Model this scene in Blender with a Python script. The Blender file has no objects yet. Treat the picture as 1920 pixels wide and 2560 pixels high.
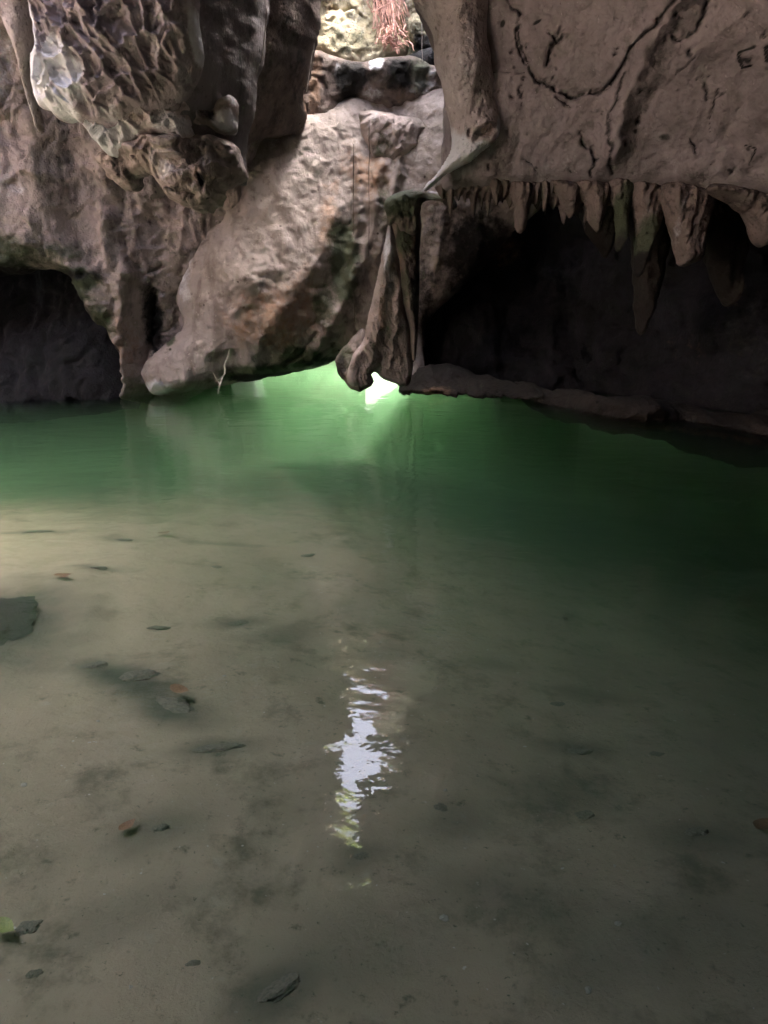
import bpy, math, random
import numpy as np

random.seed(7)
rng = np.random.default_rng(7)
scene = bpy.context.scene
COL = scene.collection

# ------------------------------------------------------------------ camera model
H, PITCH, F = 1.5, math.radians(16.8), 1923.0
CP, SP = math.cos(PITCH), math.sin(PITCH)

def W(u, v, Y):
    """world point seen at photo pixel (u, v) at forward distance Y"""
    u = np.asarray(u, float); v = np.asarray(v, float); Y = np.asarray(Y, float)
    a = (u - 960.0) / F; b = (1280.0 - v) / F
    t = Y / (CP + b * SP)
    return np.stack([a * t, Y + 0 * t, H + t * (-SP + b * CP)], -1)

# ------------------------------------------------------------------ noise
_perm = np.random.default_rng(3).permutation(256)
_perm = np.concatenate([_perm, _perm, _perm])
_g = np.random.default_rng(4).normal(size=(256, 3))
_g /= np.linalg.norm(_g, axis=1)[:, None]

def pn(p, seed=0):
    p = p + seed * 17.13
    i = np.floor(p).astype(int); f = p - i; i &= 255
    w = f * f * f * (f * (f * 6 - 15) + 10)
    out = 0
    for dx in (0, 1):
        for dy in (0, 1):
            for dz in (0, 1):
                h = _perm[_perm[_perm[i[:, 0] + dx] + i[:, 1] + dy] + i[:, 2] + dz]
                g = _g[h]
                d = g[:, 0] * (f[:, 0] - dx) + g[:, 1] * (f[:, 1] - dy) + g[:, 2] * (f[:, 2] - dz)
                ww = (w[:, 0] if dx else 1 - w[:, 0]) * (w[:, 1] if dy else 1 - w[:, 1]) * (w[:, 2] if dz else 1 - w[:, 2])
                out = out + ww * d
    return out * 1.5

def fbm(p, octv=4, gain=.5, seed=0):
    a, s, o = 1.0, 0.0, 0
    for k in range(octv):
        o = o + a * pn(p * 2.03 ** k, seed + k)
        s += a; a *= gain
    return o / s

def ridged(p, octv=4, gain=.5, seed=0):
    a, s, o = 1.0, 0.0, 0
    for k in range(octv):
        o = o + a * (1 - 2 * np.abs(pn(p * 2.03 ** k, seed + k)))
        s += a; a *= gain
    return o / s

def voro(p, seed=0):
    """F1, F2 of jittered points, 3-D"""
    i = np.floor(p).astype(int); f = p - i
    F1 = np.full(len(p), 9.0); F2 = np.full(len(p), 9.0)
    for dx in (-1, 0, 1):
        for dy in (-1, 0, 1):
            for dz in (-1, 0, 1):
                a = (i[:, 0] + dx + seed * 7) & 255; b = (i[:, 1] + dy) & 255; c = (i[:, 2] + dz) & 255
                h = _perm[_perm[_perm[a] + b] + c]
                j = _g[h] * .42 + .5
                d = np.sqrt((dx + j[:, 0] - f[:, 0]) ** 2 + (dy + j[:, 1] - f[:, 1]) ** 2 + (dz + j[:, 2] - f[:, 2]) ** 2)
                n1 = np.minimum(F1, d)
                F2 = np.minimum(F2, np.maximum(F1, d)); F1 = n1
    return F1, F2

def sstep(a, b, x):
    t = np.clip((x - a) / (b - a), 0, 1)
    return t * t * (3 - 2 * t)

# ------------------------------------------------------------------ tagging / linking
def tag(o, label=None, cat=None, group=None, kind=None):
    if label: o['label'] = label
    if cat: o['category'] = cat
    if group: o['group'] = group
    if kind: o['kind'] = kind
    return o

def link(name, verts, faces, mat, parent=None, attrs=None, smooth=True, origin=None):
    verts = np.asarray(verts, float)
    if origin is None:
        origin = np.array([(verts[:, 0].min() + verts[:, 0].max()) / 2, (verts[:, 1].min() + verts[:, 1].max()) / 2, verts[:, 2].min()])
    origin = np.asarray(origin, float)
    me = bpy.data.meshes.new(name)
    me.from_pydata((verts - origin).tolist(), [], [list(map(int, f)) for f in faces])
    if smooth:
        me.polygons.foreach_set('use_smooth', np.ones(len(me.polygons), bool))
    for k, a in (attrs or {}).items():
        at = me.attributes.new(k, 'FLOAT', 'POINT')
        at.data.foreach_set('value', np.asarray(a, np.float32))
    me.materials.append(mat)
    me.update()
    o = bpy.data.objects.new(name, me)
    COL.objects.link(o)
    if parent is not None:
        o.parent = parent
        o.location = origin - np.array(parent.location)
    else:
        o.location = origin
    return o

def empty(name, loc):
    o = bpy.data.objects.new(name, None); COL.objects.link(o); o.location = loc
    o.empty_display_size = .2
    return o

# ------------------------------------------------------------------ materials
def new_mat(name):
    m = bpy.data.materials.new(name); m.use_nodes = True
    nt = m.node_tree; nt.nodes.clear()
    return m, nt, nt.nodes, nt.links

def N(nodes, t, **kw):
    n = nodes.new(t)
    for k, v in kw.items():
        if k in n.inputs: n.inputs[k].default_value = v
        else: setattr(n, k, v)
    return n

def mixc(nodes, links, fac, a, b, blend='MIX'):
    n = nodes.new('ShaderNodeMix'); n.data_type = 'RGBA'; n.blend_type = blend
    for sock, val in ((n.inputs[0], fac), (n.inputs[6], a), (n.inputs[7], b)):
        if hasattr(val, 'links'): links.new(val, sock)
        elif isinstance(val, (int, float)): sock.default_value = val
        else: sock.default_value = (*val, 1)
    return n.outputs[2]

def ramp(nodes, links, src, lo, hi):
    n = nodes.new('ShaderNodeMapRange'); n.interpolation_type = 'SMOOTHSTEP'
    n.inputs[1].default_value = lo; n.inputs[2].default_value = hi
    links.new(src, n.inputs[0])
    return n.outputs[0]

def rock_mat(name, base, alt, dark, rough=.8, bump=.5, streak=.4, scale=1.0, pits=.5, palec=(.70, .72, .77), mossc=(.066, .08, .05), rustc=(.30, .19, .125)):  # palec leans blue to paint skylight on the honeycomb rim
    m, nt, nd, lk = new_mat(name)
    out = nd.new('ShaderNodeOutputMaterial'); bs = nd.new('ShaderNodeBsdfPrincipled')
    lk.new(bs.outputs[0], out.inputs[0])
    tc = nd.new('ShaderNodeTexCoord')
    def noise(sc, det=6, ro=.6, vec=None, dist=0.0):
        n = N(nd, 'ShaderNodeTexNoise'); n.inputs['Scale'].default_value = sc * scale
        n.inputs['Detail'].default_value = det; n.inputs['Roughness'].default_value = ro
        n.inputs['Distortion'].default_value = dist
        lk.new(vec or tc.outputs['Object'], n.inputs['Vector'])
        return n.outputs['Fac']
    mp = nd.new('ShaderNodeMapping'); mp.inputs['Scale'].default_value = (1, 1, .13)
    lk.new(tc.outputs['Object'], mp.inputs['Vector'])
    n1 = noise(1.6, 5, .62, dist=.6); n2 = noise(5.5, 6, .65); n3 = noise(5.0, 5, .6, mp.outputs[0], .4)
    n4 = noise(38, 4, .7)
    c = mixc(nd, lk, ramp(nd, lk, n1, .40, .62), base, alt)
    c = mixc(nd, lk, ramp(nd, lk, n2, .52, .74), c, tuple(x * .55 for x in dark) if False else dark)
    s = nd.new('ShaderNodeMath'); s.operation = 'MULTIPLY'; s.inputs[1].default_value = streak
    lk.new(ramp(nd, lk, n3, .50, .70), s.inputs[0])
    c = mixc(nd, lk, s.outputs[0], c, dark)
    # speckle
    c = mixc(nd, lk, ramp(nd, lk, n4, .66, .74), c, tuple(x * .5 for x in dark))
    c = mixc(nd, lk, ramp(nd, lk, noise(24, 3, .6), .64, .76), c, tuple(min(1, x * 1.35) for x in base))
    vs = nd.new('ShaderNodeTexVoronoi'); vs.inputs['Scale'].default_value = 7 * scale; vs.inputs['Randomness'].default_value = 1
    lk.new(tc.outputs['Object'], vs.inputs['Vector'])
    sp = nd.new('ShaderNodeMath'); sp.operation = 'MULTIPLY'
    lk.new(ramp(nd, lk, vs.outputs['Distance'], .20, .06), sp.inputs[0]); lk.new(ramp(nd, lk, noise(3.3, 3, .5), .50, .62), sp.inputs[1])
    c = mixc(nd, lk, sp.outputs[0], c, tuple(x * .45 for x in dark))
    edge = noise(9, 5, .7)
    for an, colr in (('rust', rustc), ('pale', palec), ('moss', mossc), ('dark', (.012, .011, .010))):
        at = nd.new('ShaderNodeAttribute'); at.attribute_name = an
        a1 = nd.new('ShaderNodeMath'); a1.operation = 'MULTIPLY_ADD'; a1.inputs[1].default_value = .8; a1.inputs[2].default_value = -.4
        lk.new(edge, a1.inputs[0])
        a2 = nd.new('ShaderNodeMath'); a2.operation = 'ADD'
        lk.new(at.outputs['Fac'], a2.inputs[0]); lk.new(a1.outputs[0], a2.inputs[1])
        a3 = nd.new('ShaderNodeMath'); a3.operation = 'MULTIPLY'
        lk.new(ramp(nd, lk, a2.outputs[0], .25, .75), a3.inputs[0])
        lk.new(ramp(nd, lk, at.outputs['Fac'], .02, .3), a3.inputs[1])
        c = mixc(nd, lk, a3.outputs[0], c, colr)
    lk.new(c, bs.inputs['Base Color'])
    bs.inputs['Roughness'].default_value = rough
    bs.inputs['Specular IOR Level'].default_value = .3
    # bump
    v = nd.new('ShaderNodeTexVoronoi'); v.inputs['Scale'].default_value = 16 * scale
    lk.new(tc.outputs['Object'], v.inputs['Vector'])
    pit = ramp(nd, lk, v.outputs['Distance'], .0, .35)
    b1 = N(nd, 'ShaderNodeBump', Strength=bump); b1.inputs['Distance'].default_value = .05
    lk.new(noise(14, 8, .68), b1.inputs['Height'])
    b2 = N(nd, 'ShaderNodeBump', Strength=bump * pits); b2.inputs['Distance'].default_value = .02
    lk.new(pit, b2.inputs['Height']); lk.new(b1.outputs[0], b2.inputs['Normal'])
    b3 = N(nd, 'ShaderNodeBump', Strength=bump * .7); b3.inputs['Distance'].default_value = .012
    lk.new(noise(60, 5, .7), b3.inputs['Height']); lk.new(b2.outputs[0], b3.inputs['Normal'])
    lk.new(b3.outputs[0], bs.inputs['Normal'])
    return m

M = {}
M['slab'] = rock_mat('slab_limestone', (0.338, 0.297, 0.282), (0.276, 0.241, 0.219), (0.151, 0.126, 0.111), streak=.65)
M['wall'] = rock_mat('wall_limestone', (0.418, 0.352, 0.336), (0.308, 0.268, 0.240), (0.124, 0.111, 0.098), streak=.6, bump=.8)
M['right'] = rock_mat('smooth_limestone', (0.280, 0.246, 0.259), (0.229, 0.199, 0.209), (0.135, 0.113, 0.118), streak=.5, bump=.5)
M['pale'] = rock_mat('pale_limestone', (0.591, 0.536, 0.543), (0.469, 0.416, 0.413), (0.252, 0.208, 0.199), bump=.9, streak=.35, pits=.8)
M['honey'] = rock_mat('honeycomb_limestone', (0.349, 0.310, 0.328), (0.283, 0.249, 0.265), (0.141, 0.122, 0.132), bump=.6, streak=.1)
M['grey'] = rock_mat('grey_limestone', (0.244, 0.233, 0.240), (0.196, 0.185, 0.190), (0.098, 0.095, 0.095), bump=.5, streak=.7)
M['brown'] = rock_mat('dark_brown_limestone', (0.161, 0.127, 0.113), (0.109, 0.090, 0.080), (0.041, 0.036, 0.034), bump=.8, streak=.6)
M['shadowed'] = rock_mat('shade_dark_rock', (0.013, 0.012, 0.016), (0.009, 0.010, 0.011), (0.005, 0.005, 0.006), bump=.8, streak=.4, rough=.75)  # near-black colour stands in for the lack of light in the hollows
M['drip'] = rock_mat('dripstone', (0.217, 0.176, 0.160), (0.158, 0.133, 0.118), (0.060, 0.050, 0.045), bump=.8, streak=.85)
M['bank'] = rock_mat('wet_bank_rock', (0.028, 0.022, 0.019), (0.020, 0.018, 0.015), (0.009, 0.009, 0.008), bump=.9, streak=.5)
M['boulder'] = rock_mat('weathered_boulder', (0.567, 0.513, 0.365), (0.432, 0.392, 0.257), (0.176, 0.162, 0.108), bump=1.0, streak=.15, pits=1)

def plain_mat(name, c1, c2, sc=8, rough=.7, bump=.3, trans=0.0):
    m, nt, nd, lk = new_mat(name)
    out = nd.new('ShaderNodeOutputMaterial'); bs = nd.new('ShaderNodeBsdfPrincipled'); lk.new(bs.outputs[0], out.inputs[0])
    tc = nd.new('ShaderNodeTexCoord'); n = N(nd, 'ShaderNodeTexNoise'); n.inputs['Scale'].default_value = sc; n.inputs['Detail'].default_value = 5
    lk.new(tc.outputs['Object'], n.inputs['Vector'])
    lk.new(mixc(nd, lk, ramp(nd, lk, n.outputs['Fac'], .35, .65), c1, c2), bs.inputs['Base Color'])
    bs.inputs['Roughness'].default_value = rough
    b = N(nd, 'ShaderNodeBump', Strength=bump); b.inputs['Distance'].default_value = .01
    lk.new(n.outputs['Fac'], b.inputs['Height']); lk.new(b.outputs[0], bs.inputs['Normal'])
    return m
M['root'] = plain_mat('root_bark', (.66, .40, .33), (.42, .22, .17), 20)
M['vine'] = plain_mat('vine_bark', (.10, .075, .055), (.05, .04, .03), 20)
M['silk'] = plain_mat('pale_root', (.5, .47, .43), (.33, .3, .27), 20)
M['stone'] = plain_mat('dark_pool_stone', (.12, .105, .085), (.20, .17, .13), 5, .9, .8)
M['pebble'] = plain_mat('pale_pebble', (.42, .39, .33), (.30, .27, .22), 9, .8, .4)
M['leaf_brown'] = plain_mat('dead_leaf', (.20, .075, .035), (.28, .13, .06), 12, .6)
M['leaf_green'] = plain_mat('yellow_green_leaf', (.30, .33, .08), (.22, .27, .06), 12, .5)
def leafy_mat(name, col):
    m, nt, nd, lk = new_mat(name)
    out = nd.new('ShaderNodeOutputMaterial'); mx = nd.new('ShaderNodeMixShader'); mx.inputs[0].default_value = .55
    d = nd.new('ShaderNodeBsdfDiffuse'); d.inputs[0].default_value = (*[x * .8 for x in col], 1)
    t = nd.new('ShaderNodeBsdfTranslucent'); t.inputs[0].default_value = (*col, 1)
    lk.new(d.outputs[0], mx.inputs[1]); lk.new(t.outputs[0], mx.inputs[2]); lk.new(mx.outputs[0], out.inputs[0])
    return m
M['foliage'] = leafy_mat('green_foliage', (.16, .20, .06))

# ------------------------------------------------------------------ rock builder
def catmull(P, n=6):
    P = np.asarray(P, float); m = len(P); out = []
    for i in range(m):
        p0, p1, p2, p3 = P[i - 1], P[i], P[(i + 1) % m], P[(i + 2) % m]
        for k in range(n):
            t = k / n
            out.append(.5 * ((2 * p1) + (-p0 + p2) * t + (2 * p0 - 5 * p1 + 4 * p2 - p3) * t * t + (-p0 + 3 * p1 - 3 * p2 + p3) * t ** 3))
    return np.array(out)

def seg_dist(Q, A, B):
    """min distance of points Q (n,2) to segments A->B, plus the nearest points"""
    best = np.full(len(Q), 1e9); near = np.zeros_like(Q); along = np.zeros(len(Q))
    L = 0.0
    for a, b in zip(A, B):
        d = b - a; l2 = max(1e-12, float(d @ d))
        t = np.clip(((Q - a) @ d) / l2, 0, 1)
        p = a + t[:, None] * d
        r = ((Q - p) ** 2).sum(1)
        k = r < best
        best[k] = r[k]; near[k] = p[k]
    return np.sqrt(best), near

def inside(Q, P):
    x, y = Q[:, 0], Q[:, 1]; c = np.zeros(len(Q), bool)
    j = len(P) - 1
    for i in range(len(P)):
        xi, yi = P[i]; xj, yj = P[j]
        if yi != yj:
            c ^= ((yi > y) != (yj > y)) & (x < (xj - xi) * (y - yi) / (yj - yi) + xi)
        j = i
    return c

class Depth:
    """smooth depth Y over the world (X, Z) plane through control points (u, v, Y)"""
    def __init__(s, ctrl):
        c = np.array(ctrl, float)
        p = W(c[:, 0], c[:, 1], c[:, 2])
        s.xz = p[:, [0, 2]]; s.px = c[:, :2]; s.y = c[:, 2]
        s.w = s._fit(s.xz, .35); s.wp = s._fit(s.px / 192.0, .35)
    def _phi(s, A, B, sm):
        return np.sqrt(((A[:, None] - B[None]) ** 2).sum(-1) + sm * sm)
    def _fit(s, X, sm):
        n = len(X)
        if n < 3: return None
        K = s._phi(X, X, sm); P = np.c_[np.ones(n), X]
        A = np.zeros((n + 3, n + 3)); A[:n, :n] = K; A[:n, n:] = P; A[n:, :n] = P.T
        return np.linalg.lstsq(A, np.r_[s.y, 0, 0, 0], rcond=1e-9)[0]
    def _ev(s, Q, X, w, sm):
        if w is None: return np.full(len(Q), s.y.mean())
        n = len(X); r = np.zeros(len(Q))
        for k in range(n):
            r += w[k] * np.sqrt(((Q - X[k]) ** 2).sum(1) + sm * sm)
        return np.clip(r + w[n] + Q @ w[n + 1:], s.y.min() - .4, s.y.max() + .4)
    def xzY(s, Q): return s._ev(Q, s.xz, s.w, .35)
    def pxY(s, Q): return s._ev(np.asarray(Q, float) / 192.0, s.px / 192.0, s.wp, .35)

def rock(name, poly, ctrl, mat, res=.022, edge=.3, bulge=None, thick=.5, jit=.02, relief=(), cracks=(), ridges=(), stains_and_light=(), parent=None, seed=0, warp=.05, sub=6, crackdark=.0):
    bulge = edge if bulge is None else bulge
    D = Depth(ctrl)
    P = catmull(poly, sub)
    Pw = W(P[:, 0], P[:, 1], D.pxY(P))[:, [0, 2]]
    # densify + jitter the outline
    q = []
    for a, b in zip(Pw, np.roll(Pw, -1, 0)):
        n = max(1, int(np.linalg.norm(b - a) / .04))
        q += [a + (b - a) * k / n for k in range(n)]
    Pw = np.array(q)
    p3 = np.c_[Pw[:, 0], np.full(len(Pw), seed * 3.7), Pw[:, 1]]
    Pw = Pw + jit * np.c_[fbm(p3 * 5, 4, .6, seed), fbm(p3 * 5 + 40, 4, .6, seed)]
    lo, hi = Pw.min(0) - res * 2, Pw.max(0) + res * 2
    gx = np.arange(lo[0], hi[0], res); gz = np.arange(lo[1], hi[1], res)
    X, Z = np.meshgrid(gx, gz); Q = np.c_[X.ravel(), Z.ravel()]
    ins = inside(Q, Pw)
    d, near = seg_dist(Q, Pw, np.roll(Pw, -1, 0))
    sd = np.where(ins, d, -d)
    keep = sd > -.75 * res
    snap = keep & (sd < .25 * res)
    Q[snap] = near[snap]
    e = np.where(snap, 0, np.maximum(sd, 0))
    idx = -np.ones(len(Q), int); idx[keep] = np.arange(keep.sum())
    nz, nx = X.shape
    I = idx.reshape(nz, nx)
    quads = np.stack([I[:-1, :-1], I[:-1, 1:], I[1:, 1:], I[1:, :-1]], -1).reshape(-1, 4)
    quads = quads[(quads >= 0).all(1)]
    Qk, ek = Q[keep], e[keep]
    used = np.zeros(len(Qk), bool); used[quads.ravel()] = True
    remap = -np.ones(len(Qk), int); remap[used] = np.arange(used.sum())
    Qk, ek = Qk[used], ek[used]; quads = remap[quads]
    # boundary vertices of the kept sheet belong to both sheets
    ed = np.concatenate([quads[:, [0, 1]], quads[:, [1, 2]], quads[:, [2, 3]], quads[:, [3, 0]]])
    key = np.sort(ed, 1); uq, cnt = np.unique(key, axis=0, return_counts=True)
    bnd = np.zeros(len(Qk), bool); bnd[uq[cnt == 1].ravel()] = True
    ek[bnd] = 0
    Yc = D.xzY(Qk)
    t = np.clip(ek / edge, 0, 1); prof = np.sqrt(np.maximum(0, 1 - (1 - t) ** 2))
    p3 = np.c_[Qk[:, 0], np.full(len(Qk), seed * 2.31), Qk[:, 1]]
    wv = np.c_[fbm(p3 * 1.3, 3, .5, seed + 50), 0 * ek, fbm(p3 * 1.3, 3, .5, seed + 60)] * .35
    rel = np.zeros(len(Qk)); attrs = {}
    for r in relief:
        k, amp = r[0], r[1]
        if k == 'fbm': rel += amp * fbm((p3 + wv * .5) * r[2], 6, .55, seed)
        elif k == 'ridged': rel += amp * ridged((p3 + wv * .5) * r[2], 5, .5, seed + 3)
        elif k == 'flute':      # vertical drapery, amp, freq across, freq down, lean
            lean = r[4] if len(r) > 4 else 0
            pp = np.c_[(p3[:, 0] + wv[:, 0] * .6 + lean * p3[:, 2]) * r[2], p3[:, 1], (p3[:, 2]) * r[3]]
            rel += amp * ridged(pp, 4, .5, seed + 5)
        elif k == 'cells':      # sharp ridges round scooped hollows
            w3 = .06 * np.c_[fbm(p3 * 6, 3, .5, 81), 0 * ek, fbm(p3 * 6 + 7, 3, .5, 82)]; F1, F2 = voro((p3 + wv * .45 + w3) * np.array([r[2], r[2], r[3]]), seed)
            E = F2 - F1
            rel += amp * (np.exp(-(E / .10) ** 1.1) * 1.1 - .6 * sstep(0, .5, E))
        elif k == 'lumps':      # rounded knobs
            F1, F2 = voro((p3 + wv * .3) * r[2], seed + 9)
            rel += amp * (1 - F1)
        elif k == 'steps':      # broken ledges
            s = fbm((p3 + wv) * r[2], 4, .5, seed + 12) * 4
            fr = s - np.floor(s)
            rel += amp * (np.floor(s) + sstep(.0, .25, fr)) * .25
    fade = sstep(0, max(.03, min(.18, edge * .6)), ek)
    dark = np.zeros(len(Qk))
    def poly_d(pts, wob):
        pp = np.array(pts, float); w = W(pp[:, 0], pp[:, 1], D.pxY(pp))[:, [0, 2]]
        # subdivide + wobble
        A = []
        for a, b in zip(w[:-1], w[1:]):
            n = max(1, int(np.linalg.norm(b - a) / .025)); A += [a + (b - a) * k / n for k in range(n)]
        A.append(w[-1]); A = np.array(A)
        a3 = np.c_[A[:, 0], 0 * A[:, 0], A[:, 1]]
        A = A + wob * np.c_[fbm(a3 * 6, 3, .6, 71), fbm(a3 * 6, 3, .6, 72)] + .5 * wob * np.c_[fbm(a3 * 26, 2, .6, 73), fbm(a3 * 26, 2, .6, 74)]
        return seg_dist(Qk, A[:-1], A[1:])[0]
    for pts, wd, dep in cracks:
        dd = poly_d(pts, .05 if wd > .012 else (.012 if wd > .0095 else .003))
        wl = wd * (1 if wd < .0095 else 0) + (wd >= .0095) * wd * np.clip(.75 + 1.9 * fbm(p3 * 9, 5, .7, 33), .12, 2.4)
        g = np.exp(-(dd / wl) ** 2)
        rel -= dep * g
        dark = np.maximum(dark, np.clip(g * (crackdark if wd > .0095 else 1.0 * (crackdark > 0)), 0, 1))
    for pts, wd, hgt in ridges:
        dd = poly_d(pts, .06)
        rel += hgt * np.exp(-(dd / wd) ** 1.5)
    st = {'moss': np.zeros(len(Qk)), 'dark': dark, 'pale': np.zeros(len(Qk)), 'rust': np.zeros(len(Qk))}
    nw = .5 * fbm(p3 * 3.1, 5, .6, seed + 21)
    for kind, u, v, ru, rv, s in stains_and_light:
        c = W(u, v, D.pxY(np.array([[u, v]])))[0]
        sc = c[1] / F
        rr = np.sqrt(((Qk[:, 0] - c[0]) / (ru * sc)) ** 2 + ((Qk[:, 1] - c[2]) / (rv * sc)) ** 2)
        st[kind] = np.maximum(st[kind], s * sstep(1.25, .35, rr + nw))
    w2 = warp * fade[:, None] * np.c_[fbm(p3 * 4 + 9, 4, .5, seed), fbm(p3 * 4 + 19, 4, .5, seed)]
    front = np.c_[Qk[:, 0] + w2[:, 0], Yc - bulge * prof - rel * fade, Qk[:, 1] + w2[:, 1]]
    back = np.c_[Qk[:, 0], Yc + thick * prof + .1 * thick * fade * fbm(p3 * 2, 3, .5, seed + 2), Qk[:, 1]]
    nF = len(Qk)
    bi = np.arange(nF); nb = ~bnd
    bi[nb] = nF + np.arange(nb.sum())
    V = np.r_[front, back[nb]]
    faces = quads.tolist() + bi[quads][:, ::-1].tolist()
    at = {k: np.r_[a, a[nb]] for k, a in st.items()}
    return link(name, V, faces, M[mat], parent, at)

# ------------------------------------------------------------------ the cave's rocks
exec_parts = []

# --- sloping slab in the middle
slab_poly = [(395, 990), (364, 957), (352, 928), (372, 897), (420, 855), (452, 828), (458, 805), (446, 770), (444, 735), (455, 690), (470, 640), (495, 595), (545, 540), (590, 470),
             (612, 400), (650, 330), (720, 290), (800, 280), (850, 250), (900, 225), (1000, 215), (1130, 230), (1260, 400), (1420, 440), (1390, 490), (1300, 565), (1225, 650), (1150, 725),
             (1085, 785), (1062, 840), (1060, 930), (1050, 985), (1005, 968), (960, 935), (920, 900), (872, 884), (838, 903), (800, 918), (700, 940), (640, 950), (560, 963), (470, 981)]
slab = rock('rock_slab', slab_poly,
    [(395, 990, 10.4), (360, 920, 10.35), (450, 760, 10.7), (470, 980, 10.5), (560, 963, 10.8), (640, 950, 11.0), (700, 940, 11.2), (838, 903, 11.7), (500, 600, 10.95), (612, 400, 11.3), (750, 500, 11.35),
     (600, 700, 10.75), (700, 800, 11.0), (850, 270, 12.0), (1000, 230, 12.2), (1000, 600, 11.7), (1200, 500, 11.2), (1400, 460, 10.4), (1220, 650, 11.4), (1050, 900, 11.5), (1000, 950, 11.4)],
    'slab', res=.02, edge=.4, bulge=.28, thick=.9, jit=.05, seed=1, relief=[('fbm', .16, 1.1), ('fbm', .05, 4), ('flute', .045, 2.6, .45, .55), ('ridged', .018, 12)],
    ridges=[([(660, 960), (640, 880), (720, 760), (800, 650), (850, 520)], .16, .14), ([(470, 970), (540, 880), (600, 790), (640, 700)], .2, .10), ([(780, 900), (860, 760), (930, 600), (950, 420)], .13, .16),
            ([(880, 700), (900, 520), (890, 380)], .07, .12), ([(950, 640), (985, 480), (1000, 400)], .08, .12), ([(1080, 700), (1110, 500)], .08, .1), ([(1190, 620), (1180, 480)], .08, .1)],
    cracks=[([(885, 350), (886, 480), (880, 560)], .015, .05), ([(925, 330), (930, 480)], .012, .05), ([(800, 830), (760, 880), (720, 905)], .03, .10), ([(840, 850), (770, 905)], .02, .06), ([(470, 700), (520, 620)], .012, .03)],
    stains_and_light=[('rust', 690, 800, 150, 110, .5), ('rust', 780, 740, 60, 110, .45), ('rust', 830, 560, 40, 120, .5), ('rust', 930, 440, 60, 90, .55), ('moss', 860, 660, 50, 130, .75), ('moss', 815, 760, 40, 70, .65), ('moss', 650, 925, 120, 30, .8),
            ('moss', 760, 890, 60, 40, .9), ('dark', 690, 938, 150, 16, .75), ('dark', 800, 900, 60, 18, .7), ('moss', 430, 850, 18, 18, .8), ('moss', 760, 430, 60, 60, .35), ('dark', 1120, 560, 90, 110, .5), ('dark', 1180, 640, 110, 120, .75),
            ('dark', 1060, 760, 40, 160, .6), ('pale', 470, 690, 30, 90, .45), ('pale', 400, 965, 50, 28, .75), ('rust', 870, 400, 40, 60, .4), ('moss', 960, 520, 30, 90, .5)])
tag(slab, 'smooth brown rock slab sloping down to a blunt tip that touches the green water', 'rock')

# --- rugged left wall
lw = rock('rock_wall', [(-700, -300), (640, -300), (660, 500), (640, 800), (480, 1000), (400, 1010), (322, 1000), (308, 935), (298, 872), (268, 835), (232, 800), (205, 750), (175, 692), (130, 672), (60, 686), (0, 692), (-120, 705), (-400, 720), (-700, 760)],
    [(-700, 700, 8.6), (0, 690, 9.75), (200, 740, 10.1), (330, 980, 10.75), (470, 980, 11.2), (-700, -300, 8.4), (0, 0, 9.7), (640, -300, 11.0), (640, 500, 11.5), (350, 500, 10.7), (100, 400, 10.05), (380, 800, 10.9), (250, 800, 10.3)],
    'wall', res=.021, edge=.35, bulge=.35, thick=.6, jit=.10, seed=2, relief=[('fbm', .20, 1.2), ('flute', .16, 1.9, .35), ('steps', .18, 1.6), ('ridged', .045, 5), ('lumps', .04, 6), ('ridged', .015, 14), ('cells', .015, 5, 3)],
    ridges=[([(350, 690), (345, 800), (350, 930), (345, 985)], .09, .24), ([(300, 380), (290, 520), (310, 640)], .1, .12), ([(385, 500), (370, 600), (360, 690)], .1, .13), ([(130, 330), (140, 480), (120, 600)], .13, .12)],
    cracks=[([(0, 158), (40, 165), (64, 184)], .03, .08), ([(115, 560), (150, 640)], .02, .05), ([(330, 600), (380, 690), (430, 660)], .04, .14), ([(405, 720), (400, 820), (385, 900)], .05, .2)],
    stains_and_light=[('moss', 190, 720, 90, 80, .9), ('moss', 40, 640, 110, 60, .7), ('moss', 270, 800, 60, 60, .7), ('moss', 15, 540, 40, 80, .7), ('dark', 405, 800, 26, 120, .8), ('dark', 310, 880, 18, 60, .6), ('rust', 350, 850, 30, 140, .45),
            ('pale', 60, 480, 60, 50, .35), ('dark', 10, 400, 30, 60, .3), ('moss', 330, 440, 60, 60, .35), ('dark', 200, 420, 30, 30, .4), ('pale', 30, 180, 60, 90, .5), ('dark', 60, 690, 220, 30, .75), ('dark', 220, 770, 50, 50, .6), ('moss', 110, 640, 160, 40, .6)])  # dark marks on the low edge paint its fade into the hollow's shade
tag(lw, 'rugged brown rock wall with draped folds above the dark hollow at left', 'rock wall')

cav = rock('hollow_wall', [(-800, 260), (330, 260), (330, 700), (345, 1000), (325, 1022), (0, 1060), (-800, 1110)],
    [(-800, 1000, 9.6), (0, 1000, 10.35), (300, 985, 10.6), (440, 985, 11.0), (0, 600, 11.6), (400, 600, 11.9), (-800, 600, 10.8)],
    'shadowed', res=.03, edge=.3, thick=.6, jit=.05, seed=3, relief=[('fbm', .4, 1.0), ('flute', .14, 2, .5), ('steps', .2, 1.5), ('lumps', .10, 4)], stains_and_light=[('rust', 150, 960, 160, 30, .2), ('moss', 160, 740, 160, 50, .25)])
tag(cav, 'shade-dark rock face at the back of the low hollow on the left', 'rock wall')

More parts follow.
